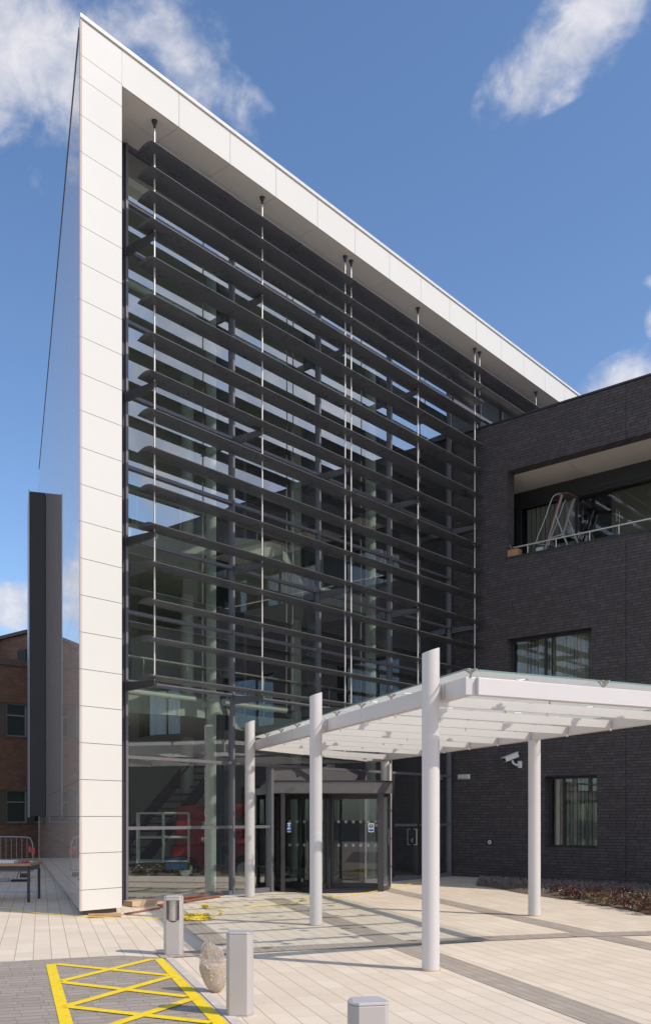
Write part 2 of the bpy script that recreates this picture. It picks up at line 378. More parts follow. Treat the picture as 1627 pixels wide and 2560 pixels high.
def grid_wall(bm, xs, zs, hole, y0, y1):
    """Wall slab in the x-z plane with openings; only outer faces and reveals are made."""
    xs = sorted(set(xs)); zs = sorted(set(zs))
    nx, nz_ = len(xs) - 1, len(zs) - 1
    S = [[not hole((xs[i] + xs[i + 1]) / 2, (zs[j] + zs[j + 1]) / 2) for j in range(nz_)] for i in range(nx)]
    g = lambda i, j: 0 <= i < nx and 0 <= j < nz_ and S[i][j]
    for i in range(nx):
        for j in range(nz_):
            if not S[i][j]: continue
            a, b, c, d = xs[i], xs[i + 1], zs[j], zs[j + 1]
            quad(bm, [(a, y0, c), (b, y0, c), (b, y0, d), (a, y0, d)])
            quad(bm, [(a, y1, c), (a, y1, d), (b, y1, d), (b, y1, c)])
            if not g(i - 1, j): quad(bm, [(a, y0, c), (a, y0, d), (a, y1, d), (a, y1, c)])
            if not g(i + 1, j): quad(bm, [(b, y0, c), (b, y1, c), (b, y1, d), (b, y0, d)])
            if not g(i, j - 1): quad(bm, [(a, y0, c), (a, y1, c), (b, y1, c), (b, y0, c)])
            if not g(i, j + 1): quad(bm, [(a, y0, d), (b, y0, d), (b, y1, d), (a, y1, d)])
    bmesh.ops.remove_doubles(bm, verts=bm.verts[:], dist=0.0005)

# ---------------------------------------------------------------- ground
TH = 40.87
A_ROT = R(90 - TH)
a_ = Vector((math.sin(R(TH)), math.cos(R(TH)), 0)); n_ = Vector((a_.y, -a_.x, 0))   # along the glass front, and out of it
C0 = Vector((-3.996, 15.19, 0))
bm = BM(); quad(bm, [(-600, -300, -0.03), (600, -300, -0.03), (600, 900, -0.03), (-600, 900, -0.03)]); struct('ground', bm, ASPH)
bm = BM(); quad(bm, [(-30, -14, 0), (26, -14, 0), (26, 60, 0), (-30, 60, 0)]); struct('pavement', bm, SLAB)
U = Vector((-math.sin(R(16.4)), math.cos(R(16.4)), 0)); NV = Vector((U.y, -U.x, 0))
def strip(bm, p, q, wd, z):
    p, q = Vector(p), Vector(q); d = (q - p).normalized(); s = Vector((d.y, -d.x, 0)) * wd / 2
    quad(bm, [(p + s).xy.to_3d() + Vector((0, 0, z)), (q + s).xy.to_3d() + Vector((0, 0, z)), (q - s).xy.to_3d() + Vector((0, 0, z)), (p - s).xy.to_3d() + Vector((0, 0, z))])
b1 = G(1120, 2408); b2 = G(1313, 2300); b3 = G(1211, 2349); b4 = G(500, 2327)
bm = BM(); strip(bm, b1 - U * 14, b1 + U * 8.5, 0.40, 0.004); struct('paving_band', bm, SETT)
bm = BM(); strip(bm, b2 - U * 16, b2 + U * 6.8, 0.40, 0.004); struct('paving_band', bm, SETT)
bm = BM(); strip(bm, b4 - U * 1.6, b4 + U * 3.3, 0.34, 0.004); struct('paving_band', bm, SETT)
bm = BM()
arc = [G(395, 2392), G(520, 2384), G(700, 2374), G(960, 2362), G(1211, 2349), G(1420, 2340), G(1627, 2335), G(1800, 2332)]
for p, q in zip(arc, arc[1:]): strip(bm, p, q, 0.42, 0.008)
struct('paving_band', bm, SETT)
# block paved area with the yellow box
bm = BM()
blk = [G(406, 2396), G(300, 2391), G(150, 2399), G(0, 2407), G(-500, 2420), Vector((-6.0, 1.5, 0)), Vector((0.6, 1.5, 0)), G(600, 2595), G(572, 2564)]
e1, e2 = G(406, 2396), G(572, 2564); dd = (e1 - e2).normalized()
blk = [e1, G(300, 2391), G(150, 2399), G(0, 2407), G(-400, 2425), Vector((-9.0, 1.5, 0)), e2 - dd * 5.2]
bm.faces.new([bm.verts.new((p.x, p.y, 0.0055)) for p in blk]); struct('block_paving', bm, BLOCK)
def pg(cx, cy): return G(cx * 0.536, 2150 + cy * 0.536)
def pline(bm, c1, c2, wd, z): strip(bm, pg(*c1), pg(*c2), wd, z)
bm = BM(); strip(bm, e1 + Vector((0.07, 0, 0)), e2 - dd * 5.2 + Vector((0.07, 0, 0)), 0.09, 0.0075); struct('kerb_strip', bm, plain('pale_edging', (0.58, 0.51, 0.44), 0.8, var=0.15))
# heavy side lines
bm = BM()
def polyz(bm, pts, z): bm.faces.new([bm.verts.new((p.x, p.y, z)) for p in pts])
def ext(p, q, k): return q + (q - p) * k
la, lb, lc, ld = pg(213, 495), pg(258, 490), pg(338, 765), pg(275, 765)
polyz(bm, [la, lb, ext(lb, lc, 0.9), ext(la, ld, 0.9)], 0.0105)
ra, rb, rc, rd = pg(717, 467), pg(757, 465), pg(1055, 765), pg(985, 765)
polyz(bm, [ra, rb, ext(rb, rc, 0.9), ext(ra, rd, 0.9)], 0.0105)
zz = 0.0115
for c1, c2 in (((262, 492), (790, 545)), ((285, 572), (712, 468)), ((282, 577), (872, 645)), ((310, 690), (800, 550)), ((310, 692), (985, 768)), ((505, 785), (892, 657)), ((352, 800), (760, 800))):
    pline(bm, c1, c2, 0.10, zz); zz += 0.0006
o = struct('road_marking', bm, YEL)

# ---------------------------------------------------------------- white building (local x along the glass front, y inwards)
HT = 14.66
wb = thing('glass_fronted_building', 'tall white clad building with a sharp corner and a louvred glass front', 'building', C0, A_ROT)
PH = 0.603
zs_j = [0.08, 0.424, 1.027] + [1.63 + PH * k for k in range(0, 21)] + [14.07, HT]
FW = 0.828
ed = Vector((0.5044, 0.8635, 0))                      # run of the side wall in local axes
en = Vector((-ed.y, ed.x, 0))                         # outwards from the side wall
GP = 0.009
bm = BM()
for z0, z1 in zip(zs_j, zs_j[1:]):
    box(bm, 0.0, FW, 0.0, 0.03, z0 + GP / 2, z1 - GP / 2)
    quad_y = 1.16
    box(bm, FW - 0.03, FW, 0.034, quad_y, z0 + GP / 2, z1 - GP / 2)
obj('corner_cladding', bm, WHITE, wb)
bm = BM()
k = 0
FX = [FW + 1.256 * i for i in range(0, 20)]
for x0, x1 in zip(FX, FX[1:]):
    box(bm, x0 + GP / 2, x1 - GP / 2, 0.0, 0.03, 14.05, HT)
obj('fascia', bm, WHITE, wb)
bm = BM()
for x0, x1 in zip(FX, FX[1:]):
    box(bm, x0 + GP / 2, x1 - GP / 2, 0.034, 0.55 - GP / 2, 14.05, 14.08)
    box(bm, x0 + GP / 2, x1 - GP / 2, 0.55 + GP / 2, 1.16, 14.05, 14.08)
obj('soffit', bm, SOFFIT, wb)
bm = BM()     # backing behind the joints
box(bm, 0.02 * 1.2, FW - 0.034, 0.034, 0.06, 0.12, HT - 0.01)
box(bm, FW - 0.06, FW - 0.034, 0.06, 1.16, 0.12, 14.0)
box(bm, FW - 0.01, FX[-1], 0.034, 0.05, 14.09, HT - 0.01)
box(bm, FW, FX[-1], 0.06, 1.3, 14.09, 14.12)
obj('joint_backing', bm, JOINT, wb)
bm = BM()
SL = 20.9
def sidebox(bm, s0, s1, d0, d1, z0, z1):
    M = Matrix(((ed.x, en.x, 0, 0), (ed.y, en.y, 0, 0), (0, 0, 1, 0), (0, 0, 0, 1)))
    box(bm, s0, s1, d0, d1, z0, z1, M)
for z0, z1 in zip(zs_j, zs_j[1:]):
    s = 0.0
    while s < SL - 0.01:
        s1 = min(SL, s + 2.6125)
        sidebox(bm, s + (GP / 2 if s > 0 else 0.0), s1 - GP / 2, -0.03, 0.0, z0 + 0.003, z1 - 0.003)
        s = s1
obj('side_cladding', bm, GLOSSW, wb)
bm = BM(); sidebox(bm, 0.06, SL, -0.06, -0.034, 0.1, HT - 0.01); obj('side_wall', bm, JOINT, wb)
bm = BM()     # coping
prism(bm, [(-0.015, -0.03), (FX[-1], -0.03), (FX[-1], 0.3), (0.19, 0.3)], HT + 0.002, HT + 0.07)
obj('coping', bm, COPING, wb, bevel=0.006)
bm = BM(); sidebox(bm, 0.25, SL, -0.06, 0.012, HT + 0.004, HT + 0.045); obj('side_coping', bm, JOINT, wb)
bm = BM()     # roof deck
prism(bm, [(0.25, 0.30), (FX[-1], 0.30), (FX[-1], 18.0), (ed.x * SL + 0.1, 18.0)], 14.2, 14.5); obj('roof', bm, DARKMETAL, wb)
bm = BM(); box(bm, ed.x * SL + 0.02, FX[-1], 17.9, 18.1, 0, 14.2); obj('rear_wall', bm, INTW, wb)
# plinth set back under the corner
bm = BM(); prism(bm, [(0.12, 0.08), (FW - 0.05, 0.08), (FW - 0.05, 1.0), (0.12 + 0.6, 1.0)], 0.0, 0.12); obj('plinth', bm, TILE, wb)

# curtain wall
GY = 1.08
MX = [1.72, 4.42, 7.12, 9.82, 12.52]
TZ = [0.05, 1.41, 2.73, 4.13, 5.42, 6.76, 8.10, 9.43, 10.78, 12.10, 13.0, 14.03]
DX0, DX1 = 5.54, 8.76
for x in MX:
    bm = BM()
    z0 = 2.76 if DX0 < x < DX1 else 0.0
    box(bm, x - 0.027, x + 0.027, GY - 0.05, GY + 0.05, z0, 14.05)
    obj('mullion', bm, FRAME, wb)
bm = BM(); box(bm, 12.549, 12.598, GY - 0.03, GY + 0.06, 0, 12.0); obj('end_closer', bm, DARKMETAL, wb)
bm = BM(); box(bm, FW + 0.003, MX[0] - 0.04, GY - 0.02, GY + 0.05, 0, 14.04); obj('infill_panel', bm, DARKMETAL, wb)
for x, z1 in ((DX0, 2.70), (DX1, 2.70)):
    bm = BM(); box(bm, x - 0.035, x + 0.035, GY - 0.07, GY + 0.09, 0, z1); obj('door_jamb', bm, FRAME, wb)
bm = BM(); box(bm, DX0 + 0.04, DX1 - 0.04, GY - 0.03, GY + 0.06, 2.30, 2.695); obj('door_header', bm, DOORHD, wb)
for z in TZ:
    for x0, x1 in zip(MX, MX[1:]):
        segs = [(x0 + 0.032, x1 - 0.032)]
        if z < 2.6:
            if x0 < DX0 < x1: segs = [(x0 + 0.032, DX0 - 0.037)]
            if x0 < DX1 < x1: segs = [(DX1 + 0.037, x1 - 0.032)]
        for s0, s1 in segs:
            bm = BM(); h = 0.03 if z > 0.1 else 0.05
            box(bm, s0, s1, GY - 0.035, GY + 0.045, max(0.0, z - h), z + h); obj('transom', bm, FRAME, wb)
pane_bm = None
for x0, x1 in zip(MX, MX[1:]):
    for z0, z1 in zip(TZ, TZ[1:]):
        segs = [(x0, x1)]
        if z1 < 2.8:
            if x0 < DX0 < x1: segs = [(x0, DX0)]
            if x0 < DX1 < x1: segs = [(DX1, x1)]
        for s0, s1 in segs:
            bm = BM(); t1, t2 = random.uniform(-0.004, 0.004), random.uniform(-0.004, 0.004)
            quad(bm, [(s0 + 0.02, GY + 0.02 + t1, z0 + 0.02), (s1 - 0.02, GY + 0.02 + t2, z0 + 0.02), (s1 - 0.02, GY + 0.02 + t2 * 0.3, z1 - 0.02), (s0 + 0.02, GY + 0.02 + t1 * 0.3, z1 - 0.02)])
            obj('glass_pane', bm, GLASS, wb)
# clerestory above the brick roof
bm = BM(); box(bm, 12.62, FX[-1], GY - 0.02, GY + 0.1, 12.0, 14.04); obj('clerestory_panel', bm, DARKMETAL, wb)
bm = BM()
for x in (14.0, 15.2, 17.9, 20.6): box(bm, x - 0.03, x + 0.03, GY - 0.08, GY - 0.022, 12.0, 14.04)
box(bm, 12.62, FX[-1], GY - 0.07, GY - 0.024, 12.95, 13.03)
obj('clerestory_frame', bm, FRAME, wb)

# sun louvres: thin lens section blades
BZ = [13.46, 13.02, 12.59, 12.11] + [12.11 - 0.668 * (i + 1) for i in range(12)]
def blade(bm, x0, x1, z, tk=0.052, y0=-0.01, y1=0.43):
    n = 10; prof = []
    for i in range(n + 1):
        t = i / n; y = y0 + (y1 - y0) * t
        prof.append((y, z + 0.010 * (1 - t) + tk * 4 * t * (1 - t)))
    for i in range(n - 1, -1, -1):
        t = i / n; y = y0 + (y1 - y0) * t
        prof.append((y, z - 0.001 - 0.018 * math.sin(math.pi * t)))
    A = [bm.verts.new((x0, y, zz_)) for y, zz_ in prof]; B = [bm.verts.new((x1, y, zz_)) for y, zz_ in prof]
    bm.faces.new(A[::-1]); bm.faces.new(B)
    for i in range(len(prof)): bm.faces.new((A[i], A[(i + 1) % len(prof)], B[(i + 1) % len(prof)], B[i]))
for i, z in enumerate(BZ):
    segs = [(1.48, 7.11), (7.135, 12.50)]
    if i < 2: segs = [(1.48, 7.11), (7.135, 12.53), (12.56, 19.9)]
    for s0, s1 in segs:
        bm = BM(); blade(bm, s0, s1, z); obj('louvre_blade', bm, LOUVRE, wb, smooth=True)
for x in (1.70, 4.42, 7.02, 7.23, 9.80, 12.40, 12.64, 15.75, 18.4):
    zb = 4.0 if x < 12.5 else 12.9
    bm = BM(); tube(bm, [(x, 0.215, zb), (x, 0.215, 13.98)], 0.0155, 10); r_ = obj('hanger_rod', bm, STEEL, wb, smooth=True)
    bm = BM(); tube(bm, [(x, 0.215, 13.90), (x, 0.215, 13.98), (x, 0.215, 14.046)], [0.016, 0.03, 0.055], 10); obj('rod_fixing', bm, DARKMETAL, r_)
for x in MX:
    for z in (12.03, 9.36, 6.69, 4.03):
        bm = BM(); xx = x - 0.012
        prism_pts = [(0.20, -0.075), (0.20, 0.03), (1.0, 0.075), (1.0, -0.09)]
        A = [bm.verts.new((xx - 0.03, y, z + q)) for y, q in prism_pts]; B = [bm.verts.new((xx + 0.03, y, z + q)) for y, q in prism_pts]
        bm.faces.new(A[::-1]); bm.faces.new(B)
        for i in range(4): bm.faces.new((A[i], A[(i + 1) % 4], B[(i + 1) % 4], B[i]))
        obj('louvre_bracket', bm, LOUVRE, wb, bevel=0.004)
# dark projecting box on the side wall
DS = 14.5
bm = BM(); sidebox(bm, DS, DS + 2.0, 0.004, 0.47, 1.63, 11.68); obj('projecting_box', bm, DARKPANEL, wb, bevel=0.01)
bm = BM(); sidebox(bm, DS - 0.02, DS + 2.02, 0.474, 0.50, 1.60, 11.72); obj('box_edge_trim', bm, PANELEDGE, wb)

# interior
def side_x(y): return y * ed.x / ed.y
bm = BM(); prism(bm, [(side_x(1.2) + 0.12, 1.2), (12.6, 1.2), (12.6, 17.8), (side_x(17.8) + 0.12, 17.8)], 0.0, 0.012); obj('interior_floor', bm, INTF, wb)
bm = BM(); prism(bm, [(side_x(1.22) + 0.12, 1.22), (23, 1.22), (23, 17.8), (side_x(17.8) + 0.12, 17.8)], 13.45, 13.6); obj('ceiling', bm, INTG, wb)
bm = BM(); sidebox(bm, 1.5, SL - 0.2, -0.16, -0.065, 0.02, 13.44); obj('side_lining', bm, INTW, wb)
def slab(z0, z1, yb, amp, ph, nm='balcony'):
    x_0 = side_x(yb + 1.4 * amp) + 0.3
    pts = [(x, yb + amp * math.sin(ph + x * 0.62) + 0.35 * amp * math.sin(ph * 2 + x * 1.35)) for x in [x_0 + (12.55 - x_0) * i / 36 for i in range(37)]]
    bm = BM(); prism(bm, pts + [(12.55, 8.9), (side_x(8.9) + 0.25, 8.9)], z0, z1); return obj(nm, bm, INTW, wb)
s2 = slab(7.55, 8.0, 3.3, 0.9, 0.7); s1 = slab(3.75, 4.15, 3.0, 0.7, 2.4)
bm = BM(); grid_wall(bm, [5.4, 6.3, 7.9, 9.0, 10.9, 11.6, 12.55], [0.02, 2.2, 4.2, 6.4, 8.05, 10.3, 13.4],
    lambda x, z: (6.3 < x < 7.9 and (0 < z < 2.2 or 4.2 < z < 6.4 or 8.05 < z < 10.3)) or (10.9 < x < 11.6 and (z < 6.4)), 9.0, 9.2); obj('interior_wall', bm, INTW, wb)
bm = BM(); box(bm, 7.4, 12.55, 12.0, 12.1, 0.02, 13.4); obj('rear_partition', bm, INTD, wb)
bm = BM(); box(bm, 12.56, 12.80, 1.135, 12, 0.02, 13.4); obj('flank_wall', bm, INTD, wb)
for x in (4.81, 10.36):
    bm = BM(); prism(bm, circ(x, 2.1, 0.15, 32), 0.02, 13.44); obj('interior_column', bm, INTC, wb, smooth=True)
for x in (7.6, 11.9): 
    bm = BM(); prism(bm, circ(x, 6.2, 0.17, 24), 0.02, 13.44); obj('interior_column', bm, INTC, wb, smooth=True)
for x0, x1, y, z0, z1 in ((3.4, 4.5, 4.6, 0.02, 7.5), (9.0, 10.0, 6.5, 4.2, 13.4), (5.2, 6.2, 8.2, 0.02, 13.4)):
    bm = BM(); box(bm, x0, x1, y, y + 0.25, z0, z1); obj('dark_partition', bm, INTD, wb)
# balustrades
for zf, yb in ((8.0, 3.75), (4.15, 3.5)):
    bm = BM(); tube(bm, [(3.0, yb + 0.6, zf + 1.1), (12.4, yb + 0.6, zf + 1.1)], 0.025)
    for i in range(8): tube(bm, [(3.2 + i * 1.3, yb + 0.6, zf), (3.2 + i * 1.3, yb + 0.6, zf + 1.1)], 0.018)
    obj('balustrade', bm, STEEL, wb)
# cream blind boxes and dark pilasters just behind the glass
for x0, x1 in zip(MX, MX[1:]):
    for z in (11.75, 4.02):
        if z < 5 and x0 > 7: continue
        bm = BM(); tube(bm, [(x0 + 0.06, 1.42, z), (x0 + 1.95, 1.42, z)], 0.075, 14); obj('blind_box', bm, INTC, wb, smooth=True)
    for z0, z1 in ((0.02, 3.74), (4.16, 13.44)):
        bm = BM(); box(bm, x1 - 0.14, x1 + 0.15, 1.30, 1.42, z0, z1); obj('interior_pilaster', bm, INTD, wb)
# stair
bm = BM()
beam(bm, (5.2, 5.6, 0.1), (9.4, 5.6, 4.1), 0.06, 0.3); beam(bm, (5.2, 6.9, 0.1), (9.4, 6.9, 4.1), 0.06, 0.3)
for i in range(20): box(bm, 5.3 + i * 0.205, 5.55 + i * 0.205, 5.64, 6.86, 0.25 + i * 0.195, 0.29 + i * 0.195)
tube(bm, [(5.2, 5.6, 1.1), (9.4, 5.6, 5.1)], 0.025)
obj('staircase', bm, DARKMETAL, wb)
bm = BM()
for i in range(6): box(bm, 3.2 + i * 1.5, 4.3 + i * 1.5, 4.6, 4.75, 13.36, 13.445)
obj('ceiling_duct', bm, INTW, wb)

# revolving door
RC = (7.12, 0.78); RR = 1.30
dr = bpy.data.objects.new('revolving_door', None); C.objects.link(dr); dr.parent = wb; dr.location = (RC[0], RC[1], 0); dr['label'] = 'dark framed revolving door with a faceted canopy'
dr.rotation_euler = (0, 0, -A_ROT)          # its opening is turned a little off the glass line, so work in plan axes
PLG = [(-1.36, -1.0), (1.00, -1.02), (1.38, -0.66), (1.40, 0.5), (0.9, 1.2), (-0.7, 1.3), (-1.30, 0.7)]
bm = BM(); prism(bm, PLG, 2.13, 2.385); obj('door_canopy', bm, DOORHD, dr, bevel=0.008)
bm = BM(); prism(bm, [(x * 1.02, y * 1.02) for x, y in PLG], 2.388, 2.41); obj('canopy_cap', bm, DOORFR, dr)
bm = BM(); prism(bm, circ(0, 0, 1.36, 40), 0.0145, 0.022); obj('floor_mat', bm, DOORFR, dr)
def arcpts(p, q, bulge, n=8):
    p, q = Vector(p), Vector(q); d = q - p; nn = Vector((d.y, -d.x)).normalized()
    return [p + d * (i / n) + nn * bulge * math.sin(math.pi * i / n) for i in range(n + 1)]
for pts_ in (arcpts((-1.34, -0.30), (-1.02, -0.95), -0.07), arcpts((1.14, -0.84), (1.38, 0.25), 0.07), arcpts((-1.2, 0.6), (-0.7, 1.15), 0.07)):
    for z0, z1 in ((0.02, 0.10), (2.05, 2.128)):
        bm = BM()
        for a, b in zip(pts_, pts_[1:]): beam(bm, (a.x, a.y, (z0 + z1) / 2), (b.x, b.y, (z0 + z1) / 2), 0.05, z1 - z0)
        obj('screen_rail', bm, DOORFR, dr)
    bm = BM()
    for a, b in zip(pts_, pts_[1:]): quad(bm, [(a.x, a.y, 0.1), (b.x, b.y, 0.1), (b.x, b.y, 2.05), (a.x, a.y, 2.05)])
    obj('curved_screen', bm, CLEAR, dr, smooth=True)
for x, y, w_ in ((-1.36, -0.28, 0.07), (-0.99, -0.99, 0.09), (1.12, -0.88, 0.13), (1.39, 0.28, 0.07), (-0.7, 1.17, 0.08)):
    bm = BM(); box(bm, x - w_ / 2, x + w_ / 2, y - 0.05, y + 0.05, 0.0, 2.128); obj('door_post', bm, DOORFR, dr, bevel=0.006)
bm = BM(); prism(bm, circ(0, 0, 0.055, 16), 0.022, 2.128); obj('centre_shaft', bm, DOORFR, dr)
for kk, ang in enumerate((-14, 76, 166, 256)):
    M = Matrix.Rotation(R(ang), 4, 'Z')
    bm = BM()
    box(bm, 0.06, 0.12, -0.025, 0.025, 0.03, 2.12, M); box(bm, 1.17, 1.25, -0.025, 0.025, 0.03, 2.12, M)
    box(bm, 0.122, 1.168, -0.025, 0.025, 0.03, 0.14, M); box(bm, 0.122, 1.168, -0.025, 0.025, 2.02, 2.12, M)
    obj('door_leaf', bm, DOORFR, dr)
    bm = BM(); quad(bm, [M @ Vector(q) for q in ((0.12, 0, 0.14), (1.17, 0, 0.14), (1.17, 0, 2.02), (0.12, 0, 2.02))]); obj('leaf_glass', bm, CLEAR, dr)
    if kk in (0, 2):
        for zc in (0.95, 1.48):
            for q in range(6):
                bm = BM(); quad(bm, [M @ Vector(v) for v in ((0.2 + q * 0.17, -0.004 if kk == 0 else 0.004, zc), (0.26 + q * 0.17, -0.004 if kk == 0 else 0.004, zc), (0.26 + q * 0.17, -0.004 if kk == 0 else 0.004, zc + 0.06), (0.2 + q * 0.17, -0.004 if kk == 0 else 0.004, zc + 0.06))])
                obj('glass_dot', bm, MANI, dr)

# safety stickers on the door leaves, with ! in a blue disc
def sticker(px, D, py, wd=0.125, hg=0.20):
    pos = P(px, py, D)
    loc = wb_inv @ pos
    loc = Matrix.Rotation(A_ROT, 4, 'Z') @ Vector((loc.x - RC[0], loc.y - RC[1], loc.z))
    face = Matrix.Translation(loc)
    bm = BM(); box(bm, -wd / 2, wd / 2, -0.002, 0.002, -hg / 2, hg / 2, face); s = obj('safety_sign', bm, SIGNW, dr)
    bm = BM(); pts = [(0.048 * math.cos(2 * math.pi * i / 24), 0.035 + 0.048 * math.sin(2 * math.pi * i / 24)) for i in range(24)]
    bm.faces.new([bm.verts.new(face @ Vector((x, -0.0035, z))) for x, z in pts])
    quad(bm, [face @ Vector(v) for v in ((-0.05, -0.0035, -0.08), (0.05, -0.0035, -0.08), (0.05, -0.0035, -0.035), (-0.05, -0.0035, -0.035))])
    obj('blue_symbol', bm, SIGNB, dr)
    bm = BM()
    quad(bm, [face @ Vector(v) for v in ((-0.006, -0.005, 0.02), (0.006, -0.005, 0.02), (0.011, -0.005, 0.072), (-0.011, -0.005, 0.072))])
    quad(bm, [face @ Vector(v) for v in ((-0.007, -0.005, 0.0), (0.007, -0.005, 0.0), (0.007, -0.005, 0.013), (-0.007, -0.005, 0.013))])
    obj('exclamation_mark', bm, SIGNW, dr)
wb_inv = (Matrix.Translation(C0) @ Matrix.Rotation(A_ROT, 4, 'Z')).inverted()
sticker(927, 20.66, 2070); sticker(722, 20.05, 2070, 0.07)

# side pass door right of the revolving door: frame and handle
bm = BM()
box(bm, 10.95, 11.03, GY - 0.06, GY + 0.07, 0.1, 2.69); box(bm, 9.86, 9.94, GY - 0.058, GY + 0.068, 0.1, 2.69)
obj('pass_door_frame', bm, DOORFR, wb)
bm = BM(); tube(bm, [(10.8, GY - 0.12, 0.9), (10.8, GY - 0.12, 1.3)], 0.012); tube(bm, [(10.8, GY - 0.12, 0.9), (10.8, GY - 0.04, 0.9)], 0.01); tube(bm, [(10.8, GY - 0.12, 1.3), (10.8, GY - 0.04, 1.3)], 0.01)
obj('pull_handle', bm, STEEL, wb)

# ---------------------------------------------------------------- charcoal brick wing (local x outwards from the glass front, y into the wing)
BO = C0 + a_ * 12.6; B_ROT = math.atan2(n_.y, n_.x)
bb = thing('brick_building', 'charcoal brick wing with a top floor terrace beside the glass front', 'building', BO, B_ROT)
BT = 11.96
LG = (0.64, 9.2, 8.34, 10.64); W1 = (0.64, 2.97, 4.55, 6.25); W0 = (1.72, 3.11, 0.85, 2.64); W1b = (5.6, 7.9, 4.55, 6.25); W0b = (5.7, 7.1, 0.85, 2.64)
ops = [LG, W1, W0, W1b, W0b, (9.2 + 0.8, 13, 8.34, 10.64), (10.2, 12.5, 4.55, 6.25)]
EJ = 3.845
bm = BM()
xs = [-1.06, 20.0, EJ - 0.006, EJ + 0.006]; zs = [0.0, BT]
for o_ in ops: xs += [o_[0], o_[1]]; zs += [o_[2], o_[3]]
inside = lambda x, z: any(o_[0] < x < o_[1] and o_[2] < z < o_[3] for o_ in ops) or abs(x - EJ) < 0.006
grid_wall(bm, xs, zs, inside, 0.0, 0.36); obj('wall', bm, BRICKD, bb)
bm = BM(); box(bm, EJ - 0.02, EJ + 0.02, 0.02, 0.3, 0, 8.3); box(bm, EJ - 0.02, EJ + 0.02, 0.02, 0.3, 10.7, BT - 0.02); obj('movement_joint', bm, BLACK, bb)
bm = BM(); box(bm, -1.05, 20.02, -0.025, 0.42, BT + 0.002, BT + 0.05); obj('parapet_coping', bm, DARKMETAL, bb, bevel=0.004)
bm = BM(); box(bm, -1.0, 20, 0.42, 14, 11.5, 11.7); obj('roof', bm, DARKMETAL, bb)
bm = BM(); box(bm, 19.64, 20.0, 0.365, 14, 0, BT); obj('end_wall', bm, BRICKD, bb)
# terrace recess
bm = BM(); box(bm, -0.2, 9.9, 0.362, 2.0, 8.05, 8.335); obj('terrace_floor', bm, DARKMETAL, bb)
bm = BM()
for x0 in (-0.2, 2.1, 4.4, 6.7):
    box(bm, x0 + 0.004, x0 + 2.292, 0.364, 1.0, 10.645, 10.70); box(bm, x0 + 0.004, x0 + 2.292, 1.006, 1.70, 10.645, 10.70)
obj('terrace_soffit', bm, SOFFIT, bb)
bm = BM(); box(bm, 0.60, 9.2, -0.02, 0.36, 8.338, 8.39); obj('terrace_sill', bm, DARKMETAL, bb)
WY = 1.68
bm = BM()
box(bm, -0.3, 9.9, WY, WY + 0.1, 10.25, 10.645); box(bm, -0.3, -0.10, WY + 0.001, WY + 0.09, 8.34, 10.245)
box(bm, 4.05, 5.05, WY - 0.02, WY + 0.09, 8.34, 10.245); box(bm, -0.22, -0.12, 0.364, WY - 0.002, 8.34, 10.64)
obj('terrace_wall', bm, DARKMETAL, bb)
def window(par, x0, x1, z0, z1, y, mulls=(), fw=0.06, blind=True, frame=DARKMETAL, slat=0.11, open_=0.5, nm='window'):
    bm = BM()
    box(bm, x0, x0 + fw, y, y + 0.07, z0, z1); box(bm, x1 - fw, x1, y, y + 0.07, z0, z1)
    box(bm, x0 + fw, x1 - fw, y, y + 0.07, z0, z0 + fw); box(bm, x0 + fw, x1 - fw, y, y + 0.07, z1 - fw, z1)
    for m_ in mulls: box(bm, m_ - fw / 2, m_ + fw / 2, y, y + 0.07, z0 + fw, z1 - fw)
    f = obj(nm, bm, frame, par)
    bm = BM(); quad(bm, [(x0 + fw, y + 0.03, z0 + fw), (x1 - fw, y + 0.03, z0 + fw), (x1 - fw, y + 0.03, z1 - fw), (x0 + fw, y + 0.03, z1 - fw)]); obj('pane', bm, WGLASS, f)
    if blind:
        bm = BM(); x = x0 + fw + 0.02
        while x < x1 - fw - 0.05:
            a = R(random.uniform(35, 75)); L = slat * 0.45
            quad(bm, [(x + slat / 2 - L * math.cos(a), y + 0.2 - L * math.sin(a), z0 + 0.02), (x + slat / 2 + L * math.cos(a), y + 0.2 + L * math.sin(a), z0 + 0.02), (x + slat / 2 + L * math.cos(a), y + 0.2 + L * math.sin(a), z1 - 0.02), (x + slat / 2 - L * math.cos(a), y + 0.2 - L * math.sin(a), z1 - 0.02)])
            x += slat
        obj('blind', bm, BLIND, f)
    return f
window(bb, W1[0], W1[1], W1[2], W1[3], 0.22, (1.62,), slat=0.10)
window(bb, W0[0], W0[1], W0[2], W0[3], 0.22, (2.12,), slat=0.10)
window(bb, W1b[0], W1b[1], W1b[2], W1b[3], 0.22, (6.6,)); window(bb, W0b[0], W0b[1], W0b[2], W0b[3], 0.22, ())
window(bb, 10.2, 12.5, 4.55, 6.25, 0.22, (11.2,))
f = window(bb, -0.05, 4.04, 8.35, 10.24, WY, (0.08, 1.75), blind=False)
bm = BM(); x = 0.2
while x < 1.7:
    quad(bm, [(x, WY + 0.2, 8.4), (x + 0.11, WY + 0.235, 8.4), (x + 0.11, WY + 0.235, 10.2), (x, WY + 0.2, 10.2)]); x += 0.14
obj('blind', bm, BLIND, f)
window(bb, 5.06, 9.0, 8.35, 10.24, WY, (7.0,))
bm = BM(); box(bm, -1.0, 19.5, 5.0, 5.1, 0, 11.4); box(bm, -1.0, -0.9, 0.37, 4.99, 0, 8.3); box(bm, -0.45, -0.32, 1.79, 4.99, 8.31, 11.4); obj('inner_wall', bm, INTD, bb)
bm = BM()
for z in (0.01, 4.0, 7.75): box(bm, -1.0, 19.5, 0.37, 4.98, z, z + 0.2)
box(bm, -1.0, 19.5, 2.05, 4.98, 10.8, 11.0)
obj('inner_floor', bm, INTD, bb)
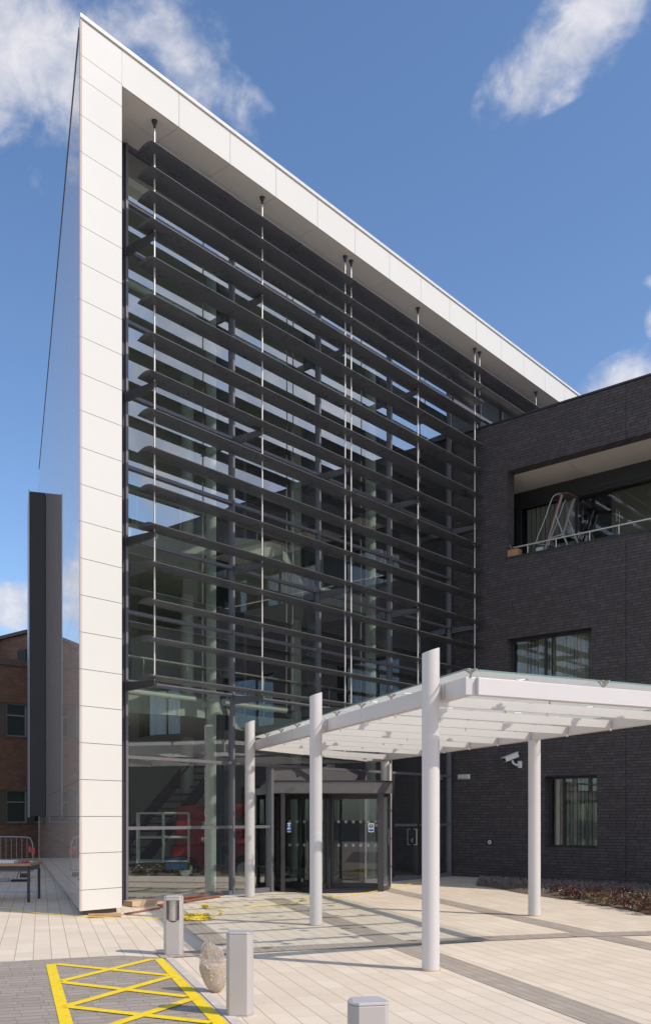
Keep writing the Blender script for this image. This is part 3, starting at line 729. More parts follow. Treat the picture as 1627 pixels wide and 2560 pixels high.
bm = BM(); box(bm, 1.9, 9.5, 3.6, 3.7, 8.32, 10.75); obj('inner_partition', bm, INTG, bb)
# terrace handrail
bm = BM(); tube(bm, [(0.74, 0.16, 8.66), (9.15, 0.16, 8.66)], 0.021); hr = obj('handrail', bm, STEEL, bb, smooth=True)
for x in (1.15, 1.95, 2.85, 3.60, 4.5, 5.4, 6.3, 7.2, 8.1, 9.0):
    bm = BM(); tube(bm, [(x, 0.16, 8.39), (x, 0.16, 8.64)], 0.014); obj('handrail_post', bm, STEEL, hr)
bm = BM(); box(bm, 0.9, 1.3, 0.1, 0.4, 0, 0.1); bm.free()

# wall mounted fittings
def onB(x, y, z): return BO + n_ * x + a_ * y + Vector((0, 0, z))
cc = thing('cctv_camera', 'white box security camera bracketed on the charcoal brick wall under the canopy', 'security camera', onB(1.03, -0.004, 2.98), B_ROT)
bm = BM(); box(bm, -0.055, 0.055, -0.05, 0, -0.10, 0.08); obj('wall_plate', bm, SIGNW, cc, bevel=0.008)
bm = BM(); tube(bm, [(0, -0.05, -0.02), (-0.03, -0.16, -0.03), (-0.08, -0.22, 0.02), (-0.10, -0.24, 0.09)], 0.028); obj('arm', bm, SIGNW, cc, smooth=True)
M = Matrix.Translation((-0.12, -0.27, 0.17)) @ Matrix.Rotation(R(-118), 4, 'Z') @ Matrix.Rotation(R(20), 4, 'Y')
bm = BM(); box(bm, -0.20, 0.20, -0.065, 0.065, -0.06, 0.055, M); hs = obj('housing', bm, SIGNW, cc, bevel=0.01)
bm = BM(); box(bm, -0.22, 0.25, -0.075, 0.075, 0.058, 0.075, M); obj('sunshield', bm, SIGNW, cc, bevel=0.004)
bm = BM(); box(bm, 0.202, 0.208, -0.045, 0.045, -0.042, 0.038, M); obj('lens_window', bm, BLACK, cc)
wl = thing('wall_light', 'small white bulkhead light fixed to the dark brick left of the camera', 'wall light', onB(-0.67, -0.002, 2.70), B_ROT)
bm = BM(); box(bm, -0.19, 0.19, -0.035, 0, -0.065, 0.065); obj('back_box', bm, SIGNW, wl, bevel=0.008)
bm = BM(); box(bm, -0.17, 0.17, -0.075, -0.036, -0.045, 0.045); obj('diffuser', bm, plain('opal_diffuser', (0.62, 0.62, 0.6), 0.3), wl, bevel=0.02)
bp = thing('door_button', 'round black call point with a white ring low on the dark brick wall', 'push button', onB(0.14, -0.002, 0.95), B_ROT)
def disc(bm, r, y0, y1, n=24, r2=None):
    A = [bm.verts.new((r * math.cos(2 * math.pi * i / n), y0, r * math.sin(2 * math.pi * i / n))) for i in range(n)]
    B = [bm.verts.new(((r2 or r) * math.cos(2 * math.pi * i / n), y1, (r2 or r) * math.sin(2 * math.pi * i / n))) for i in range(n)]
    bm.faces.new(A); bm.faces.new(B[::-1])
    for i in range(n): bm.faces.new((A[i], A[(i + 1) % n], B[(i + 1) % n], B[i]))
bm = BM(); disc(bm, 0.075, -0.03, 0); obj('black_base', bm, BLACK, bp)
bm = BM(); disc(bm, 0.055, -0.04, -0.031); obj('white_ring', bm, SIGNW, bp)
bm = BM(); disc(bm, 0.02, -0.046, -0.041); obj('button', bm, BLACK, bp)

# ---------------------------------------------------------------- entrance canopy
c3 = G(1076, 2427); c2 = G(789, 2314); c1 = G(624, 2244); c4 = G(1335, 2291); c5 = G(962, 2216)
uu = (c1 - c3).normalized(); rotc = math.atan2(uu.y, uu.x) - math.pi / 2     # local y runs away along the columns, x across
cp = thing('entrance_canopy', 'flat glass entrance canopy on white steel beams and five round white posts', 'canopy', c3, rotc)
cinv = (Matrix.Translation(c3) @ Matrix.Rotation(rotc, 4, 'Z')).inverted()
L_ = lambda v: cinv @ v
def mkcol(w_, top, slope, r=0.094, lab=None):
    q = L_(w_); bm = BM()
    prism(bm, circ(q.x, q.y, r, 40), 0.0, top, (lambda x, y: top + slope * (x - q.x) - 0.15 * slope * (y - q.y)) if slope else None)
    o = obj('column', bm, PAINTW, cp, lab, smooth=True)
    bm = BM(); prism(bm, circ(q.x, q.y, r + 0.012, 30), 0.0, 0.012); obj('base_seal', bm, CARD, o)
    return q
q3 = mkcol(c3, 3.385, 0.34); q2 = mkcol(c2, 3.46, 0.34); q1 = mkcol(c1, 3.54, 0.34, 0.1)
# beam end points
eL0 = L_(P(1176, 1738, 9.37)); eL1 = L_(P(636, 1876, 19.1))
eR1 = L_(P(928, 1907, 22.7)); eR0 = L_(P(1816, 1785, 10.96))
bw = 0.11; bh = 0.18
q4 = mkcol(c4, (eR0.z + (eR1.z - eR0.z) * 0.38) - 0.004, 0, 0.1); q5 = mkcol(c5, eR1.z - 0.03, 0, 0.1)
up = Vector((0, 0, bh / 2))
bm = BM(); beam(bm, eL0 + up, eL1 + up, bw, bh); obj('beam', bm, PAINTW, cp, 'left long beam', bevel=0.006)
bm = BM(); beam(bm, eR0 + up, eR1 + up, bw, bh); obj('beam', bm, PAINTW, cp, 'right long beam', bevel=0.006)
def off(p, q, k): d = (q - p).normalized(); return p + d * k
bm = BM(); p0, p1 = eL0, eR0; beam(bm, off(p0, p1, bw * 0.5) + up - Vector((0, 0, 0.003)), off(p1, p0, bw * 0.56) + up, bw, bh - 0.004); obj('beam', bm, PAINTW, cp, 'front end beam', bevel=0.006)
bm = BM(); beam(bm, off(eL1, eR1, 0.08) + up, off(eR1, eL1, 0.1) + up, bw * 0.9, bh - 0.01); obj('beam', bm, PAINTW, cp, 'beam along the glass front')
NR = 9
lerp = lambda a, b, t: a + (b - a) * t
def bolt(p, par):
    bm = BM(); tube(bm, [p, p - Vector((0, 0, 0.035))], [0.02, 0.014], 8); obj('bolt', bm, STEEL, par)
for i in range(1, NR):
    a = lerp(eL0, eL1, i / NR); t = min(0.995, i * 1.076 / (22.7 - 10.96) * 1.0 + 0.0)
    b = lerp(eR0, eR1, t)
    a2, b2_ = off(a, b, bw * 0.56), off(b, a, bw * 0.56)
    up2 = Vector((0, 0, 0.065))
    bm = BM(); beam(bm, a2 + up2, b2_ + up2, 0.035, 0.11); r_ = obj('rafter', bm, PAINTW, cp)
    for t in (0.0, 0.47, 1.0): bolt(lerp(a2, b2_, t) + Vector((0, 0, 0.008)), r_)
# two short rafters where the far edge skews
for t1, t2 in ((0.35, 0.90), (0.72, 0.965)):
    a = lerp(eL1, eR1, t1); b = lerp(eR0, eR1, t2)
    bm = BM(); beam(bm, off(a, b, 0.08) + Vector((0, 0, 0.065)), off(b, a, 0.08) + Vector((0, 0, 0.065)), 0.035, 0.11); obj('rafter', bm, PAINTW, cp)
# glass sheets above, on spider fixings
gz = Vector((0, 0, bh + 0.085))
ov = 0.05
for i in range(0, NR + 1, 1):
    t = i / NR; tr_ = min(1.0, i * 1.076 / 11.74)
    a, b = lerp(eL0, eL1, t), lerp(eR0, eR1, tr_)
    if i < NR:
        a2, b2_ = lerp(eL0, eL1, (i + 1) / NR), lerp(eR0, eR1, min(1.0, (i + 1) * 1.076 / 11.74 if i + 1 < NR else 1.0))
        for s0, s1 in ((0.0, 0.479), (0.481, 1.0)):
            A = lerp(a, b, s0) + gz; B = lerp(a, b, s1) + gz; Cc = lerp(a2, b2_, s1) + gz; Dd = lerp(a2, b2_, s0) + gz
            dl = (Dd - A).normalized() * 0.006
            dx = (B - A).normalized() * ov
            if s0 == 0.0: A = A - dx; Dd = Dd - dx
            else: B = B + dx * 8; Cc = Cc + dx * 8
            bm = BM(); quad(bm, [A + dl, B + dl, Cc - dl, Dd - dl]); g_ = obj('glass_sheet', bm, FILM, cp)
            bm = BM(); th = 0.016
            def edge(p, q): beam(bm, p - Vector((0, 0, th / 2 + 0.001)), q - Vector((0, 0, th / 2 + 0.001)), 0.006, th)
            if i == 0: edge(A, B)
            if s0 == 0.0: edge(A, Dd)
            if s1 == 1.0: edge(B, Cc)
            if len(bm.verts): obj('glass_edge', bm, GREENEDGE, g_)
            else: bm.free()
    for s in (0.0, 0.48, 1.0):
        c = lerp(a, b, s) + Vector((0, 0, bh))
        if s == 0.48: c = lerp(a, b, s) + Vector((0, 0, 0.122))
        topz = gz.z - bh - 0.004 + (bh - 0.122 if s == 0.48 else 0)
        bm = BM(); tube(bm, [c, c + Vector((0, 0, topz * 0.6))], 0.014, 8)
        for sx in (-1, 1):
            for sy in (-1, 1):
                e = c + Vector((sx * 0.036, sy * 0.036, topz)); tube(bm, [c + Vector((0, 0, topz * 0.45)), e - Vector((0, 0, 0.012))], 0.009, 6)
                tube(bm, [e - Vector((0, 0, 0.014)), e], 0.017, 8)
        obj('spider_fixing', bm, FIXM, cp)
# brackets from posts to the left beam
for q in (q3, q2, q1):
    tt = (q.y - eL0.y) / (eL1.y - eL0.y); bpnt = lerp(eL0, eL1, tt) + up
    bm = BM(); s = Vector((q.x + 0.085, q.y, bpnt.z)); beam(bm, s, (bpnt.x - bw / 2 - 0.01, q.y, bpnt.z), 0.016, 0.15); beam(bm, (bpnt.x - bw / 2 - 0.012, q.y - 0.06, bpnt.z), (bpnt.x - bw / 2 - 0.012, q.y + 0.06, bpnt.z), 0.014, 0.16)
    tube(bm, [(s.x + 0.05, q.y - 0.03, bpnt.z), (s.x + 0.05, q.y + 0.03, bpnt.z)], 0.024, 12)
    obj('bracket', bm, PAINTW, cp)

# rainwater pipe beside the far right post
dp = G(974, 2217)
pp = thing('drainpipe', 'slim white rainwater pipe clipped to the rear post by the revolving door', 'drainpipe', (dp.x, dp.y, 0))
bm = BM(); tube(bm, [(0, 0, 0.02), (0, 0, 2.86)], 0.035, 16); obj('pipe', bm, PAINTW, pp, smooth=True)
for z in (0.45, 1.1, 1.75, 2.4):
    bm = BM(); tube(bm, [(0, 0, z), (0, 0, z + 0.03)], 0.042, 16); box(bm, -0.03 - 0.03, -0.03, -0.01, 0.01, z, z + 0.03); obj('clip', bm, DARKMETAL, pp)

# ---------------------------------------------------------------- bollards
def bollard(px, py, wd, h, rot, name, label, window_=False):
    b = G(px, py)
    t = thing(name, label, 'bollard', (b.x, b.y + wd * 0.32, 0), rot, 'silver bollards on the forecourt')
    hw = wd / 2
    # plan: flat front, bevelled shoulders, rounded sides
    n = 14; pts = []
    fw_ = hw * 0.66; dep = hw * 0.80
    side = [(hw * 0.90, -dep * 0.62), (hw * 0.985, -dep * 0.25), (hw * 0.985, dep * 0.25), (hw * 0.90, dep * 0.62)]
    pts += [(-fw_, -dep), (fw_, -dep)] + side + [(fw_, dep), (-fw_, dep)] + [(-x, y) for x, y in side[::-1]]
    capz = lambda x, y: h - 0.012 + 0.020 * (1 - (x / hw) ** 2)
    if not window_:
        bm = BM(); prism(bm, pts, 0.012, h - 0.02); obj('body', bm, BOLL, t, bevel=0.004)
    else:
        zc0, zc1 = h * 0.58, h - 0.055
        wx = fw_ * 0.98
        bm = BM(); prism(bm, pts, 0.012, zc0 - 0.02)
        # upper part: open at the front
        prism(bm, pts, zc1, h - 0.02)
        back = [(fw_, -dep)] + side + [(fw_, dep), (-fw_, dep)] + [(-x, y) for x, y in side[::-1]] + [(-fw_, -dep), (-fw_, dep * 0.35), (fw_, dep * 0.35)]
        prism(bm, back, zc0 - 0.02, zc1)
        obj('body', bm, BOLL, t, bevel=0.004)
        # rounded sill of the lamp window
        bm = BM(); m_ = 12
        for i in range(m_):
            xa, xb = -wx + 2 * wx * i / m_, -wx + 2 * wx * (i + 1) / m_
            za = zc0 - 0.02 + 0.035 * (1 - math.cos((xa / wx) * math.pi / 2)) ; zb_ = zc0 - 0.02 + 0.035 * (1 - math.cos((xb / wx) * math.pi / 2))
            v = [bm.verts.new(q) for q in ((xa, -dep, zc0 - 0.021), (xb, -dep, zc0 - 0.021), (xb, -dep, zb_ + 0.001), (xa, -dep, za + 0.001), (xa, dep * 0.3, zc0 - 0.021), (xb, dep * 0.3, zc0 - 0.021), (xb, dep * 0.3, zb_ + 0.001), (xa, dep * 0.3, za + 0.001))]
            for f_ in ((0, 1, 2, 3), (4, 7, 6, 5), (3, 2, 6, 7), (0, 4, 5, 1), (0, 3, 7, 4), (1, 5, 6, 2)): bm.faces.new([v[j] for j in f_])
        obj('window_sill', bm, BOLL, t)
        bm = BM(); tube(bm, [(0, -dep * 0.2, zc0 + 0.0), (0, -dep * 0.2, zc1 - 0.06)], wx * 0.72, 20); obj('lamp_lens', bm, lens_m, t, smooth=True)
        bm = BM(); tube(bm, [(0, -dep * 0.2, zc1 - 0.06), (0, -dep * 0.2, zc1)], wx * 0.8, 20); obj('reflector', bm, STEEL, t, smooth=True)
        bm = BM(); quad(bm, [(-wx, -dep + 0.004, zc0 - 0.01), (wx, -dep + 0.004, zc0 - 0.01), (wx, -dep + 0.004, zc1), (-wx, -dep + 0.004, zc1)]); obj('clear_cover', bm, glassy('bollard_cover', (0.86, 0.85, 0.85), 0.14, 0.8, 3), t)
    bm = BM(); prism(bm, pts, h - 0.018, h, capz); obj('cap', bm, capm, t, smooth=False, bevel=0.003)
    bm = BM(); prism(bm, [(x * 1.04, y * 1.04) for x, y in pts], 0.0, 0.012); obj('foot', bm, BOLL, t)
    return t
lens_m = plain('frosted_lens', (0.80, 0.73, 0.70), 0.25, var=0.1, scale=30)
capm = plain('cap_silver', (0.60, 0.58, 0.59), 0.35, 0.3, var=0.02)
bollard(431, 2390, 0.232, 0.70, R(2), 'bollard_light', 'silver bollard with a clear lamp window, beside the yellow cable coil', True)
bollard(597, 2543, 0.222, 0.69, R(-4), 'bollard', 'plain silver bollard standing right of the clear plastic bag')
bollard(921, 2846, 0.212, 0.69, R(12), 'bollard', 'silver bollard cut off by the bottom edge, only its top showing')

# ---------------------------------------------------------------- bag of aggregate
bg_ = G(533, 2484)
bag = thing('plastic_bag', 'clear plastic bag half full of pale aggregate, behind the plain silver bollard', 'bag', (bg_.x, bg_.y + 0.03, 0), R(10))
def lathe_bag(bm, prof, wob, n=40, fold=0.0, lean=(0, 0), zw=0.0):
    rings = []
    for j, (r, z) in enumerate(prof):
        ring = []
        for i in range(n):
            a = 2 * math.pi * i / n
            rr = r * (1 + wob * math.sin(3 * a + j * 0.9) + wob * 0.7 * math.sin(7 * a - j * 1.3) + fold * math.sin(11 * a + j * 0.5))
            k_ = z / 0.52
            ring.append(bm.verts.new((rr * math.cos(a) * 1.05 + lean[0] * k_ * k_, rr * math.sin(a) * 0.8 + lean[1] * k_, z + zw * math.sin(2 * a + 0.8))))
        rings.append(ring)
    for A, B in zip(rings, rings[1:]):
        for i in range(n): bm.faces.new((A[i], A[(i + 1) % n], B[(i + 1) % n], B[i]))
    return rings
bm = BM()
rg = lathe_bag(bm, [(0.015, 0.0), (0.04, 0.012), (0.066, 0.04), (0.083, 0.075), (0.096, 0.11), (0.106, 0.15), (0.115, 0.19), (0.121, 0.225), (0.122, 0.25), (0.112, 0.268), (0.06, 0.275)], 0.018)
for v in bm.verts: v.co.x += 0.018 * (1 - min(1, v.co.z / 0.2)); v.co.z += 0.006 + 0.03 * v.co.x * (v.co.z > 0.24)
bm.faces.new(rg[0][::-1]); bm.faces.new(rg[-1])
obj('aggregate', bm, AGG, bag, smooth=True)
from mathutils import noise as mn
bm = BM()
lathe_bag(bm, [(0.02, 0.003), (0.05, 0.014), (0.074, 0.04), (0.090, 0.075), (0.102, 0.11), (0.112, 0.15), (0.121, 0.19), (0.128, 0.225), (0.130, 0.25), (0.128, 0.27), (0.121, 0.29), (0.113, 0.31), (0.105, 0.33), (0.098, 0.35), (0.090, 0.37), (0.083, 0.39), (0.073, 0.41), (0.060, 0.43), (0.047, 0.45), (0.034, 0.468), (0.022, 0.482), (0.008, 0.49)], 0.02, n=72, fold=0.012, zw=0.006)
for v in bm.verts:
    k_ = max(0.0, min(1.0, (v.co.z - 0.25) / 0.10)); z = v.co.z
    ang = math.atan2(v.co.y, v.co.x)
    rad = Vector((v.co.x, v.co.y, 0)); L0 = rad.length; rad.normalize()
    pleat = math.sin(ang * 7 + z * 9) * 0.5 + math.sin(ang * 13 - z * 14 + 1.0) * 0.35
    cr = mn.turbulence(Vector((v.co.x * 9, v.co.y * 9, z * 5)), 2, True) - 0.5
    v.co += rad * (pleat * 0.010 + cr * 0.022) * k_
    v.co.x += -0.055 * k_ * ((z - 0.25) / 0.24) + 0.018 * (1 - min(1, z / 0.2))
    if v.co.x > 0.0 and z > 0.33: v.co.x += 0.045 * min(1, (z - 0.33) / 0.06) * (0.46 - min(z, 0.46)) / 0.13
o = obj('plastic_film', bm, PLAS, bag)
for f_ in o.data.polygons: f_.use_smooth = True

# ---------------------------------------------------------------- cable, timber, sheets by the glass
def coil(bm, c, r, turns, th, sq=0.55, n=26):
    pts = []
    for i in range(int(turns * n)):
        a = 2 * math.pi * i / n; rr = r * (0.62 + 0.38 * random.random()) if i % 5 == 0 else r * (0.75 + 0.2 * math.sin(i * 0.37))
        pts.append(Vector((c.x + rr * math.cos(a), c.y + rr * math.sin(a) * sq, c.z + th + 0.05 * i / (turns * n) + 0.006 * math.sin(i))))
    tube(bm, pts, th, 6)
    return pts[-1]
def smooth_pts(pts, n=6):
    out = []
    P_ = [pts[0]] + pts + [pts[-1]]
    for i in range(1, len(P_) - 2):
        for k in range(n):
            t = k / n; p0, p1, p2, p3 = P_[i - 1], P_[i], P_[i + 1], P_[i + 2]
            out.append(0.5 * ((2 * p1) + (p2 - p0) * t + (2 * p0 - 5 * p1 + 4 * p2 - p3) * t * t + (3 * p1 - p0 - 3 * p2 + p3) * t ** 3))
    out.append(pts[-1]); return out
cg = G(487, 2299)
cb = thing('cable_coil', 'loosely coiled bright yellow extension cable lying on the paving', 'cable', (cg.x, cg.y, 0))
bm = BM(); coil(bm, Vector((0, 0, 0.004)), 0.24, 9, 0.0085, 1.5); obj('coil', bm, YELLOWC, cb)
bm = BM()
def run(pxs, r=0.008):
    tube(bm, smooth_pts([G(x, y) + Vector((0, 0, r + 0.013)) - Vector((cg.x, cg.y, 0)) for x, y in pxs]), r, 6)
run([(520, 2300), (540, 2292), (556, 2286), (548, 2280), (520, 2277), (513, 2271)])
run([(516, 2270), (560, 2272), (610, 2272), (660, 2268), (730, 2262), (770, 2249), (860, 2243), (950, 2229), (1020, 2214), (1090, 2203)], 0.007)
run([(462, 2300), (420, 2300), (340, 2299), (260, 2297), (205, 2296), (140, 2290), (80, 2285), (20, 2274), (-30, 2270)], 0.007)
obj('loose_run', bm, YELLOWC, cb)
sg = G(512, 2272) 
bm = BM(); coil(bm, Vector((sg.x - cg.x, sg.y - cg.y, 0.01)), 0.07, 3, 0.008, 1.2); obj('socket_loop', bm, YELLOWC, cb)
bm = BM(); v = Vector((sg.x - cg.x, sg.y - cg.y, 0)); box(bm, v.x - 0.04, v.x + 0.05, v.y - 0.04, v.y + 0.04, 0.005, 0.06); obj('cable_socket', bm, SIGNW, cb, bevel=0.012)

def plank(name, label, p, q, wd, th, m_, cat='plank', z=0.012, group=None):
    p, q = G(*p), G(*q); t = thing(name, label, cat, (p.x, p.y, 0), 0, group) if False else None
    bm = BM(); d = q - p
    beam(bm, (0, 0, th / 2), (d.x, d.y, th / 2), wd, th)
    o = obj(name, bm, m_, bevel=0.003); o.location = (p.x, p.y, z); tag(o, label, cat, group); return o
plank('timber_plank', 'red brown timber strip lying flat nearest the white corner', (312, 2289), (414, 2271), 0.05, 0.02, WOODR)
plank('timber_plank', 'longer red brown timber board pointing from the cardboard to the first post', (398, 2268), (556, 2243), 0.11, 0.03, WOODR)
o = plank('timber_plank', 'thin dark timber batten resting on the longer red brown board', (455, 2252), (545, 2242), 0.045, 0.03, WOODR, z=0.045)
cdp = G(378, 2266)
cd = thing('cardboard_box', 'flattened brown cardboard carton leaning at the foot of the glass', 'cardboard box', (cdp.x, cdp.y, 0), A_ROT + R(-6))
bm = BM(); box(bm, -0.40, 0.28, 0.0, 0.30, 0.012, 0.10); 
bmesh.ops.transform(bm, matrix=Matrix.Identity(4), verts=bm.verts[:])
for v in bm.verts:
    if v.co.z > 0.05: v.co.y += 0.05; v.co.x += 0.03 * (1 if v.co.x < 0 else -1)
obj('carton', bm, CARD, cd)
bm = BM(); box(bm, -0.36, 0.26, -0.14, -0.005, 0.012, 0.02, Matrix.Rotation(R(8), 4, 'X')); obj('flap', bm, CARD, cd)
shp = G(578, 2243)
bm = BM(); box(bm, -0.35, 0.35, -0.12, 0.2, 0, 0.012, Matrix.Rotation(R(20), 4, 'Z')); o = obj('white_board', bm, SHEETW, None); o.location = (shp.x, shp.y, 0.012); tag(o, 'thin white board lying flat at the foot of the farthest left post', 'board')
wp = G(268, 2296)
bm = BM(); box(bm, -0.32, 0.2, -0.05, 0.1, 0, 0.045, Matrix.Rotation(R(14), 4, 'Z')); o = obj('wood_packer', bm, WOODP, None, bevel=0.005); o.location = (wp.x, wp.y + 0.1, 0.012); tag(o, 'pale wood packing piece tucked under the white corner', 'wood block')

# ---------------------------------------------------------------- planting bed
edge_px = [(1190, 2216), (1240, 2222), (1286, 2232), (1378, 2246), (1440, 2254), (1503, 2265), (1565, 2276), (1627, 2290), (1760, 2325), (1900, 2370)]
front = [G(*e) for e in edge_px]
back = [onB(s_, -0.02, 0) for s_ in (-0.15, 0.1, 0.6, 1.4, 2.3, 3.2, 4.4, 5.6, 8.0, 11.0)]
bm = BM(); nr = 7; rows = []
for f_, b_ in zip(smooth_pts(front, 5), smooth_pts(back, 5)):
    row = []
    for k in range(nr):
        t = k / (nr - 1); q = f_.lerp(b_, t); z = 0.008 + (0.05 * math.sin(math.pi * min(1, t * 1.6)) + random.uniform(-0.012, 0.018)) * (0 if k == 0 else 1) + 0.03 * t
        row.append(bm.verts.new((q.x, q.y, z)))
    rows.append(row)
for A, B in zip(rows, rows[1:]):
    for k in range(nr - 1): bm.faces.new((A[k], A[k + 1], B[k + 1], B[k]))
o = obj('planting_bed', bm, SOIL); o['kind'] = 'structure'
bm = BM()
FS = smooth_pts(front, 8); BS = smooth_pts(back, 8)
for i in range(2600):
    t = random.random() * (len(FS) - 1.01); k = int(t); fr = t - k
    s = random.random() ** 0.7
    if random.random() < 0.35: s = 0.45 + 0.5 * random.random()
    q = FS[k].lerp(FS[k + 1], fr).lerp(BS[k].lerp(BS[k + 1], fr), s)
    if s < 0.12: continue
    z = 0.02 + 0.05 * math.sin(math.pi * min(1, s * 1.6)) + 0.03 * s; r = random.uniform(0.008, 0.022)
    M = Matrix.Translation((q.x, q.y, z)) @ Matrix.Rotation(random.random() * 6, 4, (random.random() + .1, random.random(), random.random()))
    box(bm, -r, r, -r * 0.7, r * 0.7, -r * 0.4, r * 0.4, M)
o = obj('slate_mulch', bm, GRAVEL); o['kind'] = 'stuff'; o['label'] = 'loose grey slate chippings spread between the wall and the plants'; o['category'] = 'gravel'
def make_plant(name, label, seed, m1, m2):
    random.seed(seed)
    t = thing(name, label, 'plant', (0, 0, 0), 0, 'young shrubs in the planting bed')
    for nm, m_, n in (('leaves', m1, 120), ('new_growth', m2, 60)):
        bm = BM()
        for i in range(n):
            a = random.random() * 2 * math.pi; rr = random.random() ** 0.6 * 0.17; z = 0.03 + random.random() * 0.20 * (1 - rr * 2.2)
            L = random.uniform(0.03, 0.06); tl_ = random.uniform(-0.6, 1.0)
            M = Matrix.Translation((rr * math.cos(a), rr * math.sin(a), z)) @ Matrix.Rotation(a, 4, 'Z') @ Matrix.Rotation(tl_, 4, 'Y') @ Matrix.Rotation(random.uniform(-0.8, 0.8), 4, 'X')
            pts = [(0, 0, 0), (L * 0.5, L * 0.42, 0.006), (L, 0, -0.004), (L * 0.5, -L * 0.42, 0.006)]
            bm.faces.new([bm.verts.new(M @ Vector(q)) for q in pts])
        obj(nm, bm, m_, t)
    bm = BM()
    for i in range(8):
        a = random.random() * 6.28; tube(bm, [(0, 0, 0), (0.05 * math.cos(a), 0.05 * math.sin(a), 0.09), (0.12 * math.cos(a), 0.12 * math.sin(a), 0.16)], [0.006, 0.004, 0.002], 5)
    obj('stems', bm, WOODR, t)
    return t
pl = [(1392, 2234, .9, 0), (1418, 2240, 1.0, 1), (1436, 2246, 1.0, 0), (1462, 2248, .8, 2), (1488, 2242, 1.0, 0), (1480, 2256, .9, 2), (1516, 2262, 1.15, 2), (1534, 2252, 1.0, 1),
      (1560, 2240, .9, 0), (1560, 2270, 1.25, 1), (1582, 2262, 1.1, 2), (1600, 2276, 1.25, 1), (1612, 2256, 1.1, 2), (1624, 2284, 1.2, 1)]
protos = [make_plant('shrub', '', 11, LEAFR, LEAFR), make_plant('shrub', '', 12, LEAFR, LEAFG), make_plant('shrub', '', 13, LEAFG, LEAFR)]
kinds = ['dark red leaved shrub', 'red and bronze leaved shrub', 'bronze green leaved shrub']
place = ['at the left end of the bed', 'second from the left end of the bed', 'third from the left end of the bed', 'small, fourth along the bed', 'set back, left of mid bed', 'at the front edge, below a darker one', 'broad and yellowish at the middle front of the bed', 'just behind the broad yellowish one',
         'set farthest back against the brick wall', 'large, spilling to the front edge right of the middle', 'between the two large front ones', 'large, at the front edge near the right side', 'set back at the right of the bed', 'cut off by the right edge of the view']
used = [False] * 3
for (px, py, s_, k), plc in zip(pl, place):
    t = protos[k] if not used[k] else copy_tree(protos[k]); used[k] = True
    g_ = G(px, py + 4); t.location = (g_.x, g_.y, 0.035); t.scale = (s_, s_, s_); t.rotation_euler = (0, 0, px * 1.7)
    t['label'] = kinds[k] + ' ' + plc
random.seed(21)

# ---------------------------------------------------------------- things on the terrace
def ladder():
    base = onB(1.28, 0.34 + 0.35, 8.34)
    t = thing('stepladder', 'aluminium platform stepladder with hoop handrails standing on the terrace', 'stepladder', base, B_ROT - R(3))
    # x to the right, y in, z up. climbing side leans to the right
    W = 0.5
    for sy, nm in ((0, 'near'), (W, 'far')):
        dx = 0.10 if sy else 0
        bm = BM(); beam(bm, (0.0 + dx, sy, 0.0), (0.62 + dx, sy + 0.02, 1.72), 0.05, 0.06, (0, 1, 0)); st = obj('stile', bm, ALU, t)
        if not sy:
            bm = BM(); beam(bm, (0.02, -0.028, 0.1), (0.60, -0.028, 1.68), 0.012, 0.004, (0, 1, 0)); obj('red_stripe', bm, REDP, st)
        bm = BM(); beam(bm, (0.44 + dx, sy, 1.18), (0.90 + dx, sy, 0.0), 0.035, 0.045, (0, 1, 0)); obj('rear_leg', bm, ALU, t)
        bm = BM(); off_ = dx
        tube(bm, smooth_pts([Vector(q) for q in ((0.60 + off_, sy, 1.75), (0.42 + off_, sy - 0.01, 1.74), (0.30 + off_, sy - 0.01, 1.62), (0.08 + off_, sy - 0.02, 1.1), (-0.14 + off_, sy - 0.02, 0.66), (-0.13 + off_, sy - 0.02, 0.5), (0.14 + off_, sy, 0.42))], 5), 0.014, 8); obj('hoop_rail', bm, ALU, t, smooth=True)
    bm = BM(); box(bm, 0.50, 0.80, -0.02, W + 0.06, 1.70, 1.74); obj('top_tray', bm, TILE, t)
    bm = BM(); box(bm, 0.24, 0.76, 0.03, W, 0.52, 0.55); obj('platform', bm, DARKMETAL, t)
    bm = BM(); beam(bm, (0.22, -0.01, 0.56), (0.70, -0.01, 0.60), 0.03, 0.03); beam(bm, (0.30, W, 0.56), (0.8, W, 0.60), 0.03, 0.03); beam(bm, (0.86, 0, 0.16), (0.96, W, 0.16), 0.03, 0.03); obj('brace', bm, ALU, t)
    bm = BM()
    for i in range(2): box(bm, 0.06 + i * 0.09, 0.15 + i * 0.09, 0.02, W, 0.2 + i * 0.0 + i * 0.2, 0.22 + i * 0.2)
    obj('tread', bm, ALU, t)
    bm = BM(); box(bm, -0.14, 0.06, -0.09, -0.03, 0.22, 0.36); obj('label_plate', bm, SIGNW, t)
    t.scale = (0.93, 0.93, 0.93)
    return t
ladder()
bx = onB(0.80, 0.14, 8.392)
t = thing('wooden_box', 'small open wooden box at the left corner of the terrace ledge', 'box', bx, B_ROT)
bm = BM(); box(bm, -0.16, 0.14, -0.12, 0.12, 0, 0.19); obj('crate', bm, WOODP, t, bevel=0.005)
bm = BM(); beam(bm, (-0.05, 0.0, 0.15), (-0.20, -0.02, 0.42), 0.018, 0.018); obj('loose_stick', bm, GALV, t)

